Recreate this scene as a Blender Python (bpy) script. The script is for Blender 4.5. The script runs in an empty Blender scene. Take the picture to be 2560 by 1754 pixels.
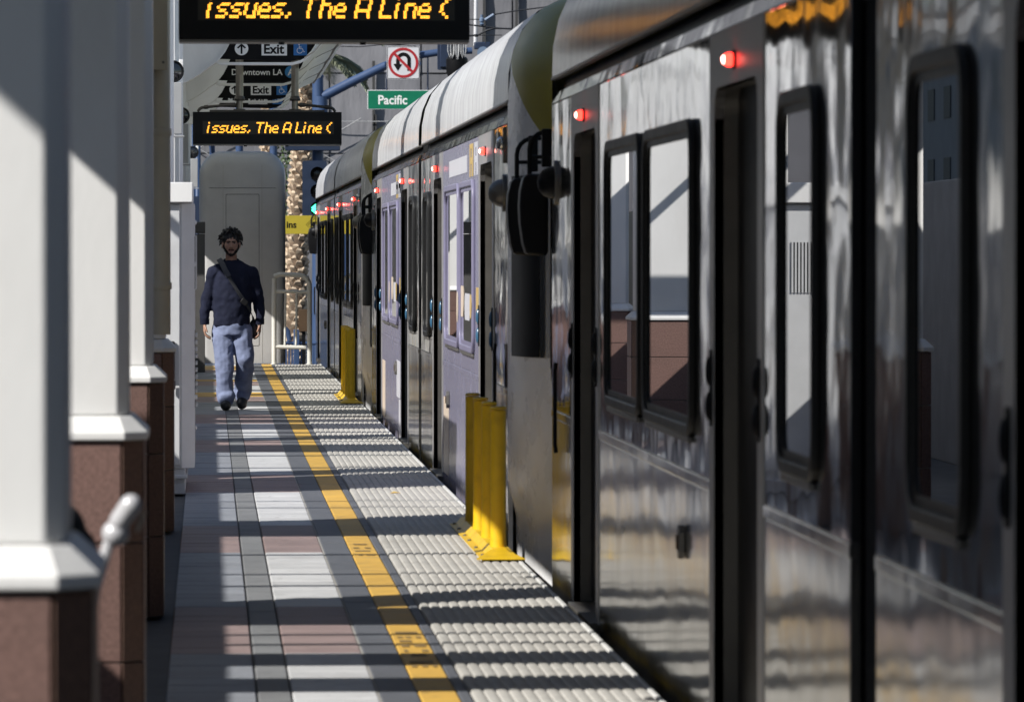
import bpy, bmesh, math, random
from mathutils import Vector, Matrix
random.seed(7)
R = math.radians
S = bpy.context.scene
COL = S.collection

# ------------------------------------------------------------------ camera, sky, sun, exposure
cam_d = bpy.data.cameras.new('camera')
cam = bpy.data.objects.new('camera', cam_d); COL.objects.link(cam)
cam.location = (0, 0, 1.55)
TH = math.atan(244 / 13350.0); PSI = math.atan(math.cos(TH) * 760 / 13350.0)
cam.rotation_euler = (R(90) - TH, 0, -PSI)
cam_d.sensor_width = 36.0
cam_d.lens = 13350.0 * 36 / 2560
cam_d.clip_start = 0.2; cam_d.clip_end = 2000
cam_d.dof.use_dof = True; cam_d.dof.focus_distance = 50.0; cam_d.dof.aperture_fstop = 10.0
S.camera = cam

SUN_D = Vector((1.1, 0.70, -1.0)).normalized()          # the way the light travels
w = bpy.data.worlds.new('World'); S.world = w; w.use_nodes = True
wn = w.node_tree.nodes; wl = w.node_tree.links
sky = wn.new('ShaderNodeTexSky'); sky.sky_type = 'NISHITA'; sky.sun_disc = False
sky.sun_elevation = math.asin(-SUN_D.z)
sky.sun_rotation = math.atan2(-SUN_D.x, -SUN_D.y)
sky.air_density = 1.0; sky.dust_density = 0.6; sky.ozone_density = 1.5
wl.new(sky.outputs[0], wn['Background'].inputs[0]); wn['Background'].inputs[1].default_value = 0.078
sun_d = bpy.data.lights.new('sun', 'SUN'); sun_d.energy = 5.0; sun_d.angle = R(0.5); sun_d.color = (1.0, 0.965, 0.91)
sun = bpy.data.objects.new('sun', sun_d); COL.objects.link(sun)
sun.rotation_euler = SUN_D.to_track_quat('-Z', 'Y').to_euler()
S.view_settings.view_transform = 'Standard'; S.view_settings.look = 'None'
S.view_settings.exposure = 0.28; S.view_settings.gamma = 1.0; S.view_settings.use_curve_mapping = False
S.render.engine = 'CYCLES'
S.cycles.use_denoising = True
S.cycles.max_bounces = 8; S.cycles.glossy_bounces = 5; S.cycles.diffuse_bounces = 4
S.cycles.sample_clamp_indirect = 6.0
S.cycles.caustics_reflective = False; S.cycles.caustics_refractive = False

# ------------------------------------------------------------------ mesh helpers
class MB:
    """collects shapes, then links them as one mesh object"""
    def __init__(s): s.v = []; s.f = []
    def add(s, vs, fs):
        n = len(s.v); s.v += [tuple(p) for p in vs]; s.f += [tuple(i + n for i in f) for f in fs]; return s
    def box(s, x0, x1, y0, y1, z0, z1):
        return s.add([(x0,y0,z0),(x1,y0,z0),(x1,y1,z0),(x0,y1,z0),(x0,y0,z1),(x1,y0,z1),(x1,y1,z1),(x0,y1,z1)],
                     [(3,2,1,0),(4,5,6,7),(0,1,5,4),(1,2,6,5),(2,3,7,6),(3,0,4,7)])
    def prism(s, poly, a, b, ax):
        """poly in the two other axes (in xyz order), extruded along axis ax from a to b"""
        n = len(poly)
        def P(u, w_, t): return (t,u,w_) if ax == 0 else (u,t,w_) if ax == 1 else (u,w_,t)
        vs = [P(u,q,a) for u,q in poly] + [P(u,q,b) for u,q in poly]
        fs = [tuple(range(n)), tuple(range(2*n-1, n-1, -1))] + [(i, n+i, n+(i+1)%n, (i+1)%n) for i in range(n)]
        return s.add(vs, fs)
    def ring(s, outer, inner, a, b, ax):
        """closed frame between two outlines with the same number of points, extruded along ax"""
        n = len(outer)
        def P(u, w_, t): return (t,u,w_) if ax == 0 else (u,t,w_) if ax == 1 else (u,w_,t)
        vs = [P(*p,a) for p in outer]+[P(*p,a) for p in inner]+[P(*p,b) for p in outer]+[P(*p,b) for p in inner]
        fs = []
        for i in range(n):
            j = (i+1) % n
            fs += [(i,j,n+j,n+i),(2*n+i,3*n+i,3*n+j,2*n+j),(i,2*n+i,2*n+j,j),(n+i,n+j,3*n+j,3*n+i)]
        return s.add(vs, fs)
    def loft(s, rings, cap=True, closed=True):
        n = len(rings[0]); vs = [p for r in rings for p in r]; fs = []
        m = n if closed else n-1
        for k in range(len(rings)-1):
            for i in range(m):
                j = (i+1) % n
                fs.append((k*n+i, k*n+j, (k+1)*n+j, (k+1)*n+i))
        if cap and closed:
            fs.append(tuple(range(n-1,-1,-1))); fs.append(tuple((len(rings)-1)*n+i for i in range(n)))
        return s.add(vs, fs)
    def tube(s, pts, r, seg=10, cap=True):
        pts = [Vector(p) for p in pts]; rs = r if isinstance(r, (list, tuple)) else [r]*len(pts)
        rings = []; up = None
        for i, p in enumerate(pts):
            d = ((pts[min(i+1,len(pts)-1)] - p).normalized() + (p - pts[max(i-1,0)]).normalized())
            if d.length < 1e-6: d = pts[min(i+1,len(pts)-1)] - pts[max(i-1,0)]
            d.normalize()
            if up is None:
                up = Vector((0,0,1)) if abs(d.z) < 0.9 else Vector((1,0,0))
            a = d.cross(up)
            if a.length < 1e-4: a = d.cross(Vector((0,1,0)))
            a.normalize(); b = a.cross(d).normalized(); up = b
            rings.append([tuple(p + a*math.cos(2*math.pi*k/seg)*rs[i] + b*math.sin(2*math.pi*k/seg)*rs[i]) for k in range(seg)])
        return s.loft(rings, cap)
    def lathe(s, prof, c, ax=2, seg=20):
        """prof: (radius, along) pairs round the axis ax through c"""
        rings = []
        for r, h in prof:
            ring = []
            for k in range(seg):
                a = 2*math.pi*k/seg; u = math.cos(a)*r; q = math.sin(a)*r
                ring.append({0:(c[0]+h,c[1]+u,c[2]+q), 1:(c[0]+q,c[1]+h,c[2]+u), 2:(c[0]+u,c[1]+q,c[2]+h)}[ax])
            rings.append(ring)
        return s.loft(rings)
    def ell(s, c, r, seg=16, rg=10, rot=None):
        vs = []; fs = []
        M = rot or Matrix.Identity(3); c = Vector(c)
        vs.append(tuple(c + M @ Vector((0,0,-r[2]))))
        for i in range(1, rg):
            a = -math.pi/2 + math.pi*i/rg
            for k in range(seg):
                t = 2*math.pi*k/seg
                vs.append(tuple(c + M @ Vector((r[0]*math.cos(a)*math.cos(t), r[1]*math.cos(a)*math.sin(t), r[2]*math.sin(a)))))
        vs.append(tuple(c + M @ Vector((0,0,r[2]))))
        top = len(vs)-1
        for k in range(seg):
            fs.append((0, 1+(k+1)%seg, 1+k)); fs.append((top, 1+(rg-2)*seg+k, 1+(rg-2)*seg+(k+1)%seg))
            for i in range(rg-2):
                fs.append((1+i*seg+k, 1+i*seg+(k+1)%seg, 1+(i+1)*seg+(k+1)%seg, 1+(i+1)*seg+k))
        return s.add(vs, fs)
    def cap2(s, p0, r0, p1, r1, seg=14):
        """tapered capsule"""
        p0 = Vector(p0); p1 = Vector(p1); d = (p1-p0).normalized()
        pts = []; rs = []
        for a in (80,60,40,20): pts.append(p0 - d*r0*math.sin(R(a))); rs.append(r0*math.cos(R(a)))
        for i in range(7):
            t = i/6; pts.append(p0.lerp(p1,t)); rs.append(r0+(r1-r0)*t)
        for a in (20,40,60,80): pts.append(p1 + d*r1*math.sin(R(a))); rs.append(r1*math.cos(R(a)))
        return s.tube(pts, rs, seg)
    def build(s, name, mat, parent=None, bevel=0, smooth=35, kind=None, seg=2):
        me = bpy.data.meshes.new(name); me.from_pydata(s.v, [], s.f); me.validate()
        bm = bmesh.new(); bm.from_mesh(me)
        bmesh.ops.recalc_face_normals(bm, faces=bm.faces)
        if smooth:
            lim = R(smooth)
            for f in bm.faces: f.smooth = True
            for e in bm.edges:
                e.smooth = not (len(e.link_faces) == 2 and e.calc_face_angle(0) > lim)
        bm.to_mesh(me); bm.free()
        me.materials.append(mat)
        o = bpy.data.objects.new(name, me); COL.objects.link(o)
        if parent: o.parent = parent
        if bevel:
            b = o.modifiers.new('bevel', 'BEVEL'); b.width = bevel; b.segments = seg; b.limit_method = 'ANGLE'; b.angle_limit = R(40)
            b.harden_normals = False
        if kind: o['kind'] = kind
        return o

def thing(name, label, cat, loc=(0,0,0), group=None):
    o = bpy.data.objects.new(name, None); COL.objects.link(o); o.location = loc
    o.empty_display_size = 0.2
    o['label'] = label; o['category'] = cat
    if group: o['group'] = group
    return o
def tag(o, label, cat, group=None):
    o['label'] = label; o['category'] = cat
    if group: o['group'] = group
    return o
def struct(o): o['kind'] = 'structure'; return o
def dup(root, loc, label=None):
    r = root.copy(); COL.objects.link(r); r.location = loc
    if label: r['label'] = label
    for ch in list(root.children):
        c = ch.copy(); COL.objects.link(c); c.parent = r
        for g in list(ch.children):
            d = g.copy(); COL.objects.link(d); d.parent = c
    return r
def rrect(u0, u1, v0, v1, r, seg=6):
    pts = []
    for cx, cy, a0 in ((u1-r,v0+r,-90),(u1-r,v1-r,0),(u0+r,v1-r,90),(u0+r,v0+r,180)):
        for k in range(seg+1):
            a = R(a0 + 90*k/seg); pts.append((cx+r*math.cos(a), cy+r*math.sin(a)))
    return pts
def text(name, body, mat, loc, size, parent, rot=(R(90),0,0), bold=0.0, align='LEFT', xs=1.0, depth=0.002):
    cu = bpy.data.curves.new(name, 'FONT'); cu.body = body; cu.size = size; cu.extrude = depth; cu.offset = bold
    cu.align_x = align; cu.resolution_u = 4
    t = bpy.data.objects.new('tmp', cu); COL.objects.link(t)
    dg = bpy.context.evaluated_depsgraph_get()
    me = bpy.data.meshes.new_from_object(t.evaluated_get(dg))
    bpy.data.objects.remove(t)
    me.name = name; me.materials.clear(); me.materials.append(mat)
    o = bpy.data.objects.new(name, me); COL.objects.link(o)
    o.location = loc; o.rotation_euler = rot; o.scale = (xs,1,1)
    if parent: o.parent = parent
    o['kind'] = 'stuff'
    return o

# ------------------------------------------------------------------ materials
MATS = {}
def mat(name, col, rough=0.5, metal=0.0, var=0.12, vscale=6.0, bump=0.0, bscale=60.0, spec=0.5, coat=0.0,
        emit=None, estr=0.0, stretch=(1,1,1), rnd=0.0, trans=0.0, spots=0.0, dirt=0.0, dscale=1.3, dcol=(0.05,0.045,0.04), rvar=0.08):
    m = bpy.data.materials.new(name); m.use_nodes = True; MATS[name] = m
    nt = m.node_tree; N = nt.nodes; L = nt.links; b = N['Principled BSDF']
    b.inputs['Roughness'].default_value = rough; b.inputs['Metallic'].default_value = metal
    b.inputs['Specular IOR Level'].default_value = spec
    b.inputs['Coat Weight'].default_value = coat; b.inputs['Coat Roughness'].default_value = 0.08
    c4 = (*col, 1)
    geo = N.new('ShaderNodeNewGeometry'); mp = N.new('ShaderNodeMapping'); mp.inputs['Scale'].default_value = stretch
    L.new(geo.outputs['Position'], mp.inputs['Vector'])
    nz = N.new('ShaderNodeTexNoise'); nz.inputs['Scale'].default_value = vscale; nz.inputs['Detail'].default_value = 6
    nz.inputs['Roughness'].default_value = 0.6
    L.new(mp.outputs[0], nz.inputs['Vector'])
    mr = N.new('ShaderNodeMapRange'); mr.inputs[1].default_value = 0.3; mr.inputs[2].default_value = 0.7
    mr.inputs[3].default_value = 1-var; mr.inputs[4].default_value = 1+var
    L.new(nz.outputs['Fac'], mr.inputs[0])
    out = mr.outputs[0]
    if rnd:
        oi = N.new('ShaderNodeObjectInfo'); m2 = N.new('ShaderNodeMapRange')
        m2.inputs[3].default_value = 1-rnd; m2.inputs[4].default_value = 1+rnd
        L.new(oi.outputs['Random'], m2.inputs[0])
        mm = N.new('ShaderNodeMath'); mm.operation = 'MULTIPLY'; L.new(out, mm.inputs[0]); L.new(m2.outputs[0], mm.inputs[1]); out = mm.outputs[0]
    mx = N.new('ShaderNodeVectorMath'); mx.operation = 'SCALE'; mx.inputs[0].default_value = col
    L.new(out, mx.inputs['Scale'])
    colout = mx.outputs[0]
    if dirt:
        dn = N.new('ShaderNodeTexNoise'); dn.inputs['Scale'].default_value = dscale; dn.inputs['Detail'].default_value = 8
        dn.inputs['Roughness'].default_value = 0.65
        L.new(mp.outputs[0], dn.inputs['Vector'])
        dr = N.new('ShaderNodeMapRange'); dr.inputs[1].default_value = 0.5; dr.inputs[2].default_value = 0.75
        dr.inputs[3].default_value = 0.0; dr.inputs[4].default_value = dirt
        L.new(dn.outputs['Fac'], dr.inputs[0])
        dm = N.new('ShaderNodeMix'); dm.data_type = 'RGBA'; dm.inputs[7].default_value = (*dcol,1)
        L.new(dr.outputs[0], dm.inputs[0]); L.new(colout, dm.inputs[6]); colout = dm.outputs[2]
    if spots:
        sn = N.new('ShaderNodeTexNoise'); sn.inputs['Scale'].default_value = 11; sn.inputs['Detail'].default_value = 2
        L.new(geo.outputs['Position'], sn.inputs['Vector'])
        sr = N.new('ShaderNodeMapRange'); sr.inputs[1].default_value = 0.66; sr.inputs[2].default_value = 0.72; sr.inputs[3].default_value = 0; sr.inputs[4].default_value = spots
        L.new(sn.outputs['Fac'], sr.inputs[0])
        sm_ = N.new('ShaderNodeMix'); sm_.data_type = 'RGBA'; sm_.inputs[7].default_value = (0.07,0.065,0.06,1)
        L.new(sr.outputs[0], sm_.inputs[0]); L.new(colout, sm_.inputs[6]); colout = sm_.outputs[2]
    L.new(colout, b.inputs['Base Color'])
    rr = N.new('ShaderNodeMapRange'); rr.inputs[3].default_value = max(0.0, rough-rvar); rr.inputs[4].default_value = min(1.0, rough+rvar)
    L.new(nz.outputs['Fac'], rr.inputs[0])
    if rough > 0.03: L.new(rr.outputs[0], b.inputs['Roughness'])
    if bump:
        bn = N.new('ShaderNodeTexNoise'); bn.inputs['Scale'].default_value = bscale; bn.inputs['Detail'].default_value = 4
        L.new(mp.outputs[0], bn.inputs['Vector'])
        bp = N.new('ShaderNodeBump'); bp.inputs['Strength'].default_value = 1.0; bp.inputs['Distance'].default_value = bump
        L.new(bn.outputs['Fac'], bp.inputs['Height']); L.new(bp.outputs[0], b.inputs['Normal'])
    if emit:
        b.inputs['Emission Color'].default_value = (*emit,1); b.inputs['Emission Strength'].default_value = estr
    if trans:
        b.inputs['Transmission Weight'].default_value = trans
    return m

def steel(name, col, rough, dent, dscale, brush=0.00012, tint=None):
    """stainless sheet: mirror-like, slightly dished between its welds, brushed upright"""
    m = bpy.data.materials.new(name); m.use_nodes = True; MATS[name] = m
    nt = m.node_tree; N = nt.nodes; L = nt.links; b = N['Principled BSDF']
    b.inputs['Metallic'].default_value = 1.0; b.inputs['Roughness'].default_value = rough
    geo = N.new('ShaderNodeNewGeometry')
    def noise(sc, vec, det=3, rg=0.5):
        mp = N.new('ShaderNodeMapping'); mp.inputs['Scale'].default_value = vec; L.new(geo.outputs['Position'], mp.inputs['Vector'])
        n = N.new('ShaderNodeTexNoise'); n.inputs['Scale'].default_value = sc; n.inputs['Detail'].default_value = det
        n.inputs['Roughness'].default_value = rg
        L.new(mp.outputs[0], n.inputs['Vector']); return n.outputs['Fac']
    big = noise(dscale, (1, 0.9, 1.5), 2, 0.4)
    med = noise(dscale*3.2, (1, 1.0, 0.7), 1.5, 0.4)
    fine = noise(1.0, (4, 240, 5), 2)
    ad = N.new('ShaderNodeMath'); ad.operation = 'MULTIPLY_ADD'; ad.inputs[1].default_value = 0.15
    L.new(med, ad.inputs[0]); L.new(big, ad.inputs[2])
    b1 = N.new('ShaderNodeBump'); b1.inputs['Strength'].default_value = 1.0; b1.inputs['Distance'].default_value = dent
    L.new(ad.outputs[0], b1.inputs['Height'])
    b2 = N.new('ShaderNodeBump'); b2.inputs['Strength'].default_value = 1.0; b2.inputs['Distance'].default_value = brush
    L.new(fine, b2.inputs['Height']); L.new(b1.outputs[0], b2.inputs['Normal'])
    L.new(b2.outputs[0], b.inputs['Normal'])
    grime = noise(2.2, (1, 1, 0.5), 8, 0.65)
    r1 = N.new('ShaderNodeMapRange'); r1.inputs[1].default_value = 0.35; r1.inputs[2].default_value = 0.75
    r1.inputs[3].default_value = 1.0; r1.inputs[4].default_value = 0.72
    L.new(grime, r1.inputs[0])
    sc = N.new('ShaderNodeVectorMath'); sc.operation = 'SCALE'; sc.inputs[0].default_value = col; L.new(r1.outputs[0], sc.inputs['Scale'])
    L.new(sc.outputs[0], b.inputs['Base Color'])
    r2 = N.new('ShaderNodeMapRange'); r2.inputs[1].default_value = 0.3; r2.inputs[2].default_value = 0.8
    r2.inputs[3].default_value = rough*0.8; r2.inputs[4].default_value = rough*1.7
    L.new(grime, r2.inputs[0]); L.new(r2.outputs[0], b.inputs['Roughness'])
    return m

M_white = mat('white_paint', (0.82,0.82,0.81), 0.45, var=0.04, vscale=3, bump=0.0006, bscale=40, dirt=0.16, dscale=2.4, dcol=(0.36,0.33,0.28), stretch=(1,1,0.4))
M_cream = mat('cream_paint', (0.50,0.46,0.37), 0.45, var=0.05, vscale=5, bump=0.0004)
M_granite = mat('brown_granite', (0.20,0.120,0.102), 0.5, var=0.35, vscale=90, bump=0.0008, bscale=120, rnd=0.12, dirt=0.2, dscale=3)
M_granite2 = mat('ochre_granite', (0.17,0.10,0.075), 0.5, var=0.3, vscale=90, bump=0.0008, bscale=120, rnd=0.1)
M_grout = mat('pale_grout', (0.36,0.35,0.33), 0.8, var=0.15, vscale=20)
M_slab = mat('dark_concrete', (0.085,0.088,0.095), 0.8, var=0.25, vscale=4, bump=0.002, bscale=30, dirt=0.3)
M_asph = mat('asphalt', (0.055,0.055,0.057), 0.9, var=0.3, vscale=2.5, bump=0.004, bscale=50)
M_twhite = mat('pale_tile', (0.56,0.565,0.57), 0.6, var=0.08, vscale=5, bump=0.0007, bscale=150, rnd=0.09, dirt=0.30, dscale=1.6, dcol=(0.22,0.21,0.2), spots=0.45)
M_tmauve = mat('mauve_tile', (0.29,0.215,0.205), 0.6, var=0.10, vscale=5, bump=0.0007, bscale=150, rnd=0.06, dirt=0.3, dscale=1.6, spots=0.45)
M_tblue = mat('blue_grey_tile', (0.26,0.275,0.305), 0.6, var=0.12, vscale=5, bump=0.0007, bscale=150, rnd=0.06, dirt=0.3, dscale=1.6, spots=0.45)
M_tgrey = mat('grey_tile', (0.20,0.205,0.21), 0.65, var=0.12, vscale=6, bump=0.0008, bscale=150, rnd=0.08, dirt=0.3, spots=0.45)
M_tdark = mat('slate_tile', (0.115,0.122,0.138), 0.6, var=0.12, vscale=6, bump=0.0006, bscale=150, rnd=0.06, dirt=0.2, spots=0.45)
M_yellow = mat('worn_yellow_tile', (0.66,0.40,0.075), 0.6, var=0.10, vscale=7, bump=0.0006, bscale=120, rnd=0.07, dirt=0.45, dscale=3.0, dcol=(0.34,0.25,0.12), spots=0.45)
M_tact = mat('cream_tactile', (0.47,0.455,0.42), 0.65, var=0.10, vscale=8, bump=0.0006, bscale=140, rnd=0.05, dirt=0.35, dscale=2.5, dcol=(0.2,0.18,0.15), spots=0.3)
M_lip = mat('pale_stone_lip', (0.6,0.6,0.58), 0.6, var=0.1)
M_yrub = mat('yellow_rubber', (0.72,0.50,0.03), 0.55, var=0.08)
M_stencil = mat('faded_black_stencil', (0.26,0.17,0.06), 0.7, var=0.3, vscale=30)
M_steel = steel('stainless_side_sheet', (0.60,0.605,0.62), 0.055, 0.0115, 1.6, brush=0.00001)
M_steel2 = steel('stainless_lower_sheet', (0.74,0.735,0.725), 0.115, 0.0085, 1.4, brush=0.00002)
M_satin = mat('satin_door_surround', (0.46,0.45,0.445), 0.42, metal=0.55, var=0.06, vscale=3, bump=0.0004, bscale=30)
M_roof = mat('pale_satin_roof_sheet', (0.76,0.765,0.78), 0.22, metal=0.12, var=0.08, vscale=5, spec=0.35, stretch=(1,1,0.25), dirt=0.14, dscale=1.5)
M_nose = mat('silver_nose_paint', (0.80,0.80,0.81), 0.28, metal=0.0, var=0.06, vscale=4, spec=0.4, dirt=0.12)
M_nosey = mat('yellow_nose_paint', (0.36,0.30,0.016), 0.38, var=0.05, spec=0.35, dirt=0.12)
M_rubber = mat('black_rubber', (0.012,0.012,0.012), 0.45, var=0.2, spec=0.4)
M_black = mat('black_plastic', (0.008,0.008,0.009), 0.45, var=0.2, spec=0.22)
M_jamb = mat('dark_jamb_metal', (0.20,0.19,0.175), 0.42, metal=0.6, var=0.1)
M_glass = mat('dark_mirror_glass', (0.010,0.011,0.013), 0.0, var=0.0, spec=0.85, coat=0.6)
M_glass.node_tree.nodes['Principled BSDF'].inputs['Coat Roughness'].default_value = 0.0
M_glass.node_tree.nodes['Principled BSDF'].inputs['Coat Weight'].default_value = 0.7
M_doorg = mat('dark_door_glass', (0.004,0.004,0.0045), 0.35, var=0.1, spec=0.05)
M_grey = mat('grey_box_paint', (0.36,0.365,0.37), 0.5, var=0.06, bump=0.0004)
M_cab = mat('pale_grey_cabinet_paint', (0.60,0.61,0.62), 0.45, var=0.05, bump=0.0004, dirt=0.15, dscale=2.5)
M_dcab = mat('charcoal_cabinet_paint', (0.085,0.083,0.082), 0.5, var=0.1)
M_booth = mat('taupe_booth_shell', (0.50,0.495,0.49), 0.36, var=0.05, vscale=2, dirt=0.1, dscale=3)
M_seam = mat('shadow_gap', (0.05,0.05,0.05), 0.8, var=0.1)
M_pale = mat('pale_gasket', (0.42,0.41,0.39), 0.6, var=0.1)
M_gate = mat('off_white_tube_paint', (0.70,0.69,0.64), 0.4, var=0.06, dirt=0.15, dscale=6)
M_bronze = mat('brushed_bronze_pipe', (0.26,0.235,0.20), 0.32, metal=0.85, var=0.12, vscale=20)
M_conduit = mat('dark_conduit', (0.10,0.09,0.08), 0.45, metal=0.6, var=0.15)
M_sign = mat('black_sign_face', (0.008,0.008,0.009), 0.6, var=0.1, spec=0.12)
M_paper = mat('sign_white_film', (0.86,0.86,0.84), 0.5, var=0.04)
M_blue = mat('access_blue_film', (0.02,0.16,0.46), 0.45, var=0.05)
M_ablue = mat('line_blue_film', (0.03,0.22,0.50), 0.45, var=0.05)
M_green = mat('street_sign_green', (0.0,0.17,0.085), 0.45, var=0.08)
M_red = mat('sign_red', (0.42,0.02,0.025), 0.45, var=0.06)
M_signw = mat('road_sign_white', (0.68,0.68,0.70), 0.4, var=0.04)
M_ysign = mat('yellow_warning_film', (0.46,0.36,0.03), 0.5, var=0.06)
M_bpole = mat('blue_pole_paint', (0.045,0.082,0.175), 0.45, var=0.08, vscale=4, dirt=0.15)
M_navy = mat('navy_signal_paint', (0.018,0.030,0.062), 0.45, var=0.1)
M_lens = mat('unlit_signal_lens', (0.02,0.012,0.01), 0.2, var=0.1)
M_gled = mat('green_arrow_led', (0.0,0.5,0.25), 0.5, emit=(0.06,1.0,0.55), estr=4.0)
M_rled = mat('red_door_led', (0.5,0.02,0.02), 0.4, emit=(1.0,0.028,0.018), estr=7.0)
M_rcore = mat('red_lamp_core', (0.8,0.3,0.25), 0.4, emit=(1.0,0.35,0.28), estr=14.0)
M_led = mat('amber_led', (0.6,0.3,0.02), 0.5, emit=(1.0,0.40,0.035), estr=3.0)
M_ledoff = mat('unlit_amber_led', (0.060,0.048,0.028), 0.5, var=0.1)
M_ledbg = mat('display_backing', (0.010,0.009,0.007), 0.4, var=0.1)
M_bark = mat('palm_boot_bark', (0.55,0.43,0.31), 0.85, var=0.35, vscale=14, bump=0.004, bscale=40)
M_bark2 = mat('palm_trunk_bark', (0.13,0.09,0.06), 0.9, var=0.35, vscale=10, bump=0.006, bscale=30)
M_frond = mat('palm_leaf', (0.30,0.33,0.23), 0.5, var=0.3, vscale=6, rnd=0.2)
M_leaf = mat('shrub_leaf', (0.07,0.11,0.04), 0.55, var=0.35, vscale=5)
M_facade = mat('grey_building_sheeting', (0.20,0.20,0.215), 0.8, var=0.14, vscale=0.9, bump=0.03, bscale=2.2, rnd=0.14, dirt=0.35, dscale=0.5, dcol=(0.12,0.12,0.13), stretch=(1.6,1,0.5))
M_facade2 = mat('grey_building_wall', (0.135,0.135,0.15), 0.85, var=0.15, vscale=0.6)
M_window = mat('far_window_glass', (0.06,0.065,0.075), 0.6, var=0.2, spec=0.1)
M_wire = mat('dark_wire', (0.015,0.017,0.022), 0.5, var=0.1)
M_insul = mat('blue_grey_insulator', (0.16,0.22,0.32), 0.35, var=0.1)
M_bolly = mat('yellow_post_plastic', (0.74,0.47,0.012), 0.42, var=0.06, vscale=5, dirt=0.55, dscale=7, dcol=(0.34,0.20,0.015), bump=0.0006, bscale=25)
M_wrap = mat('lilac_wrap_vinyl', (0.25,0.245,0.335), 0.25, metal=0.1, var=0.05, vscale=3, spec=0.4, bump=0.002, bscale=2.0)
M_wrapf = mat('violet_wrap_frame', (0.215,0.205,0.30), 0.35, var=0.05, spec=0.4)
M_wrapw = mat('wrap_print_white', (0.62,0.62,0.66), 0.35, var=0.04, spec=0.35)
M_wrapy = mat('wrap_print_yellow', (0.60,0.42,0.14), 0.35, var=0.04, spec=0.35)
M_wraps = mat('wrap_print_cream', (0.72,0.60,0.48), 0.35, var=0.04, spec=0.35)
M_btnb = mat('blue_door_button', (0.04,0.12,0.21), 0.3, var=0.1, coat=0.4)
M_awn = mat('blue_awning_cloth', (0.03,0.055,0.15), 0.7, var=0.12)
M_handle = mat('pale_grey_grip', (0.60,0.60,0.62), 0.3, metal=0.1, var=0.08)
M_bag = mat('black_bag_cloth', (0.010,0.010,0.011), 0.8, var=0.2, bump=0.002, bscale=60)
M_brown = mat('brown_marker_plate', (0.08,0.045,0.02), 0.6, var=0.15)
M_skin = mat('brown_skin', (0.38,0.215,0.15), 0.5, var=0.10, vscale=30, bump=0.0006, bscale=200)
M_lips = mat('lips', (0.20,0.085,0.070), 0.45, var=0.08)
M_hair = mat('black_hair', (0.010,0.009,0.009), 0.42, var=0.3, vscale=60, stretch=(1,1,0.3))
M_beard = mat('beard_hair', (0.022,0.016,0.013), 0.7, var=0.4, vscale=160)
M_eyew = mat('eye_white', (0.45,0.42,0.40), 0.25, var=0.05)
M_iris = mat('dark_iris', (0.01,0.007,0.005), 0.15, var=0.05)
M_sweat = mat('navy_sweatshirt_cloth', (0.015,0.018,0.037), 0.9, var=0.15, vscale=10, bump=0.0015, bscale=120, spec=0.2)
M_jean = mat('pale_blue_jeans_cloth', (0.20,0.235,0.36), 0.88, var=0.16, vscale=12, bump=0.0012, bscale=160, spec=0.2)
M_strap = mat('black_strap_cloth', (0.020,0.021,0.026), 0.7, var=0.2)
M_strap2 = mat('grey_strap_pad', (0.036,0.039,0.052), 0.7, var=0.15)
M_shoe = mat('black_shoe', (0.012,0.012,0.013), 0.55, var=0.2)

def fabric(name, col):
    m = bpy.data.materials.new(name); m.use_nodes = True; nt = m.node_tree; N = nt.nodes; L = nt.links
    N.remove(N['Principled BSDF'])
    geo = N.new('ShaderNodeNewGeometry'); nz = N.new('ShaderNodeTexNoise'); nz.inputs['Scale'].default_value = 2.5; nz.inputs['Detail'].default_value = 6
    L.new(geo.outputs['Position'], nz.inputs['Vector'])
    mr = N.new('ShaderNodeMapRange'); mr.inputs[3].default_value = 0.75; mr.inputs[4].default_value = 1.15; L.new(nz.outputs['Fac'], mr.inputs[0])
    sc = N.new('ShaderNodeVectorMath'); sc.operation = 'SCALE'; sc.inputs[0].default_value = col; L.new(mr.outputs[0], sc.inputs['Scale'])
    d = N.new('ShaderNodeBsdfDiffuse'); t = N.new('ShaderNodeBsdfTranslucent'); mx = N.new('ShaderNodeMixShader'); mx.inputs[0].default_value = 0.66
    L.new(sc.outputs[0], d.inputs[0]); L.new(sc.outputs[0], t.inputs[0]); L.new(d.outputs[0], mx.inputs[1]); L.new(t.outputs[0], mx.inputs[2])
    L.new(mx.outputs[0], N['Material Output'].inputs[0]); return m
M_trans = fabric('translucent_canopy_panel', (0.79,0.80,0.77))
M_wallg = mat('grey_parapet_render', (0.24,0.235,0.235), 0.8, var=0.15, vscale=3)

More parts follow.
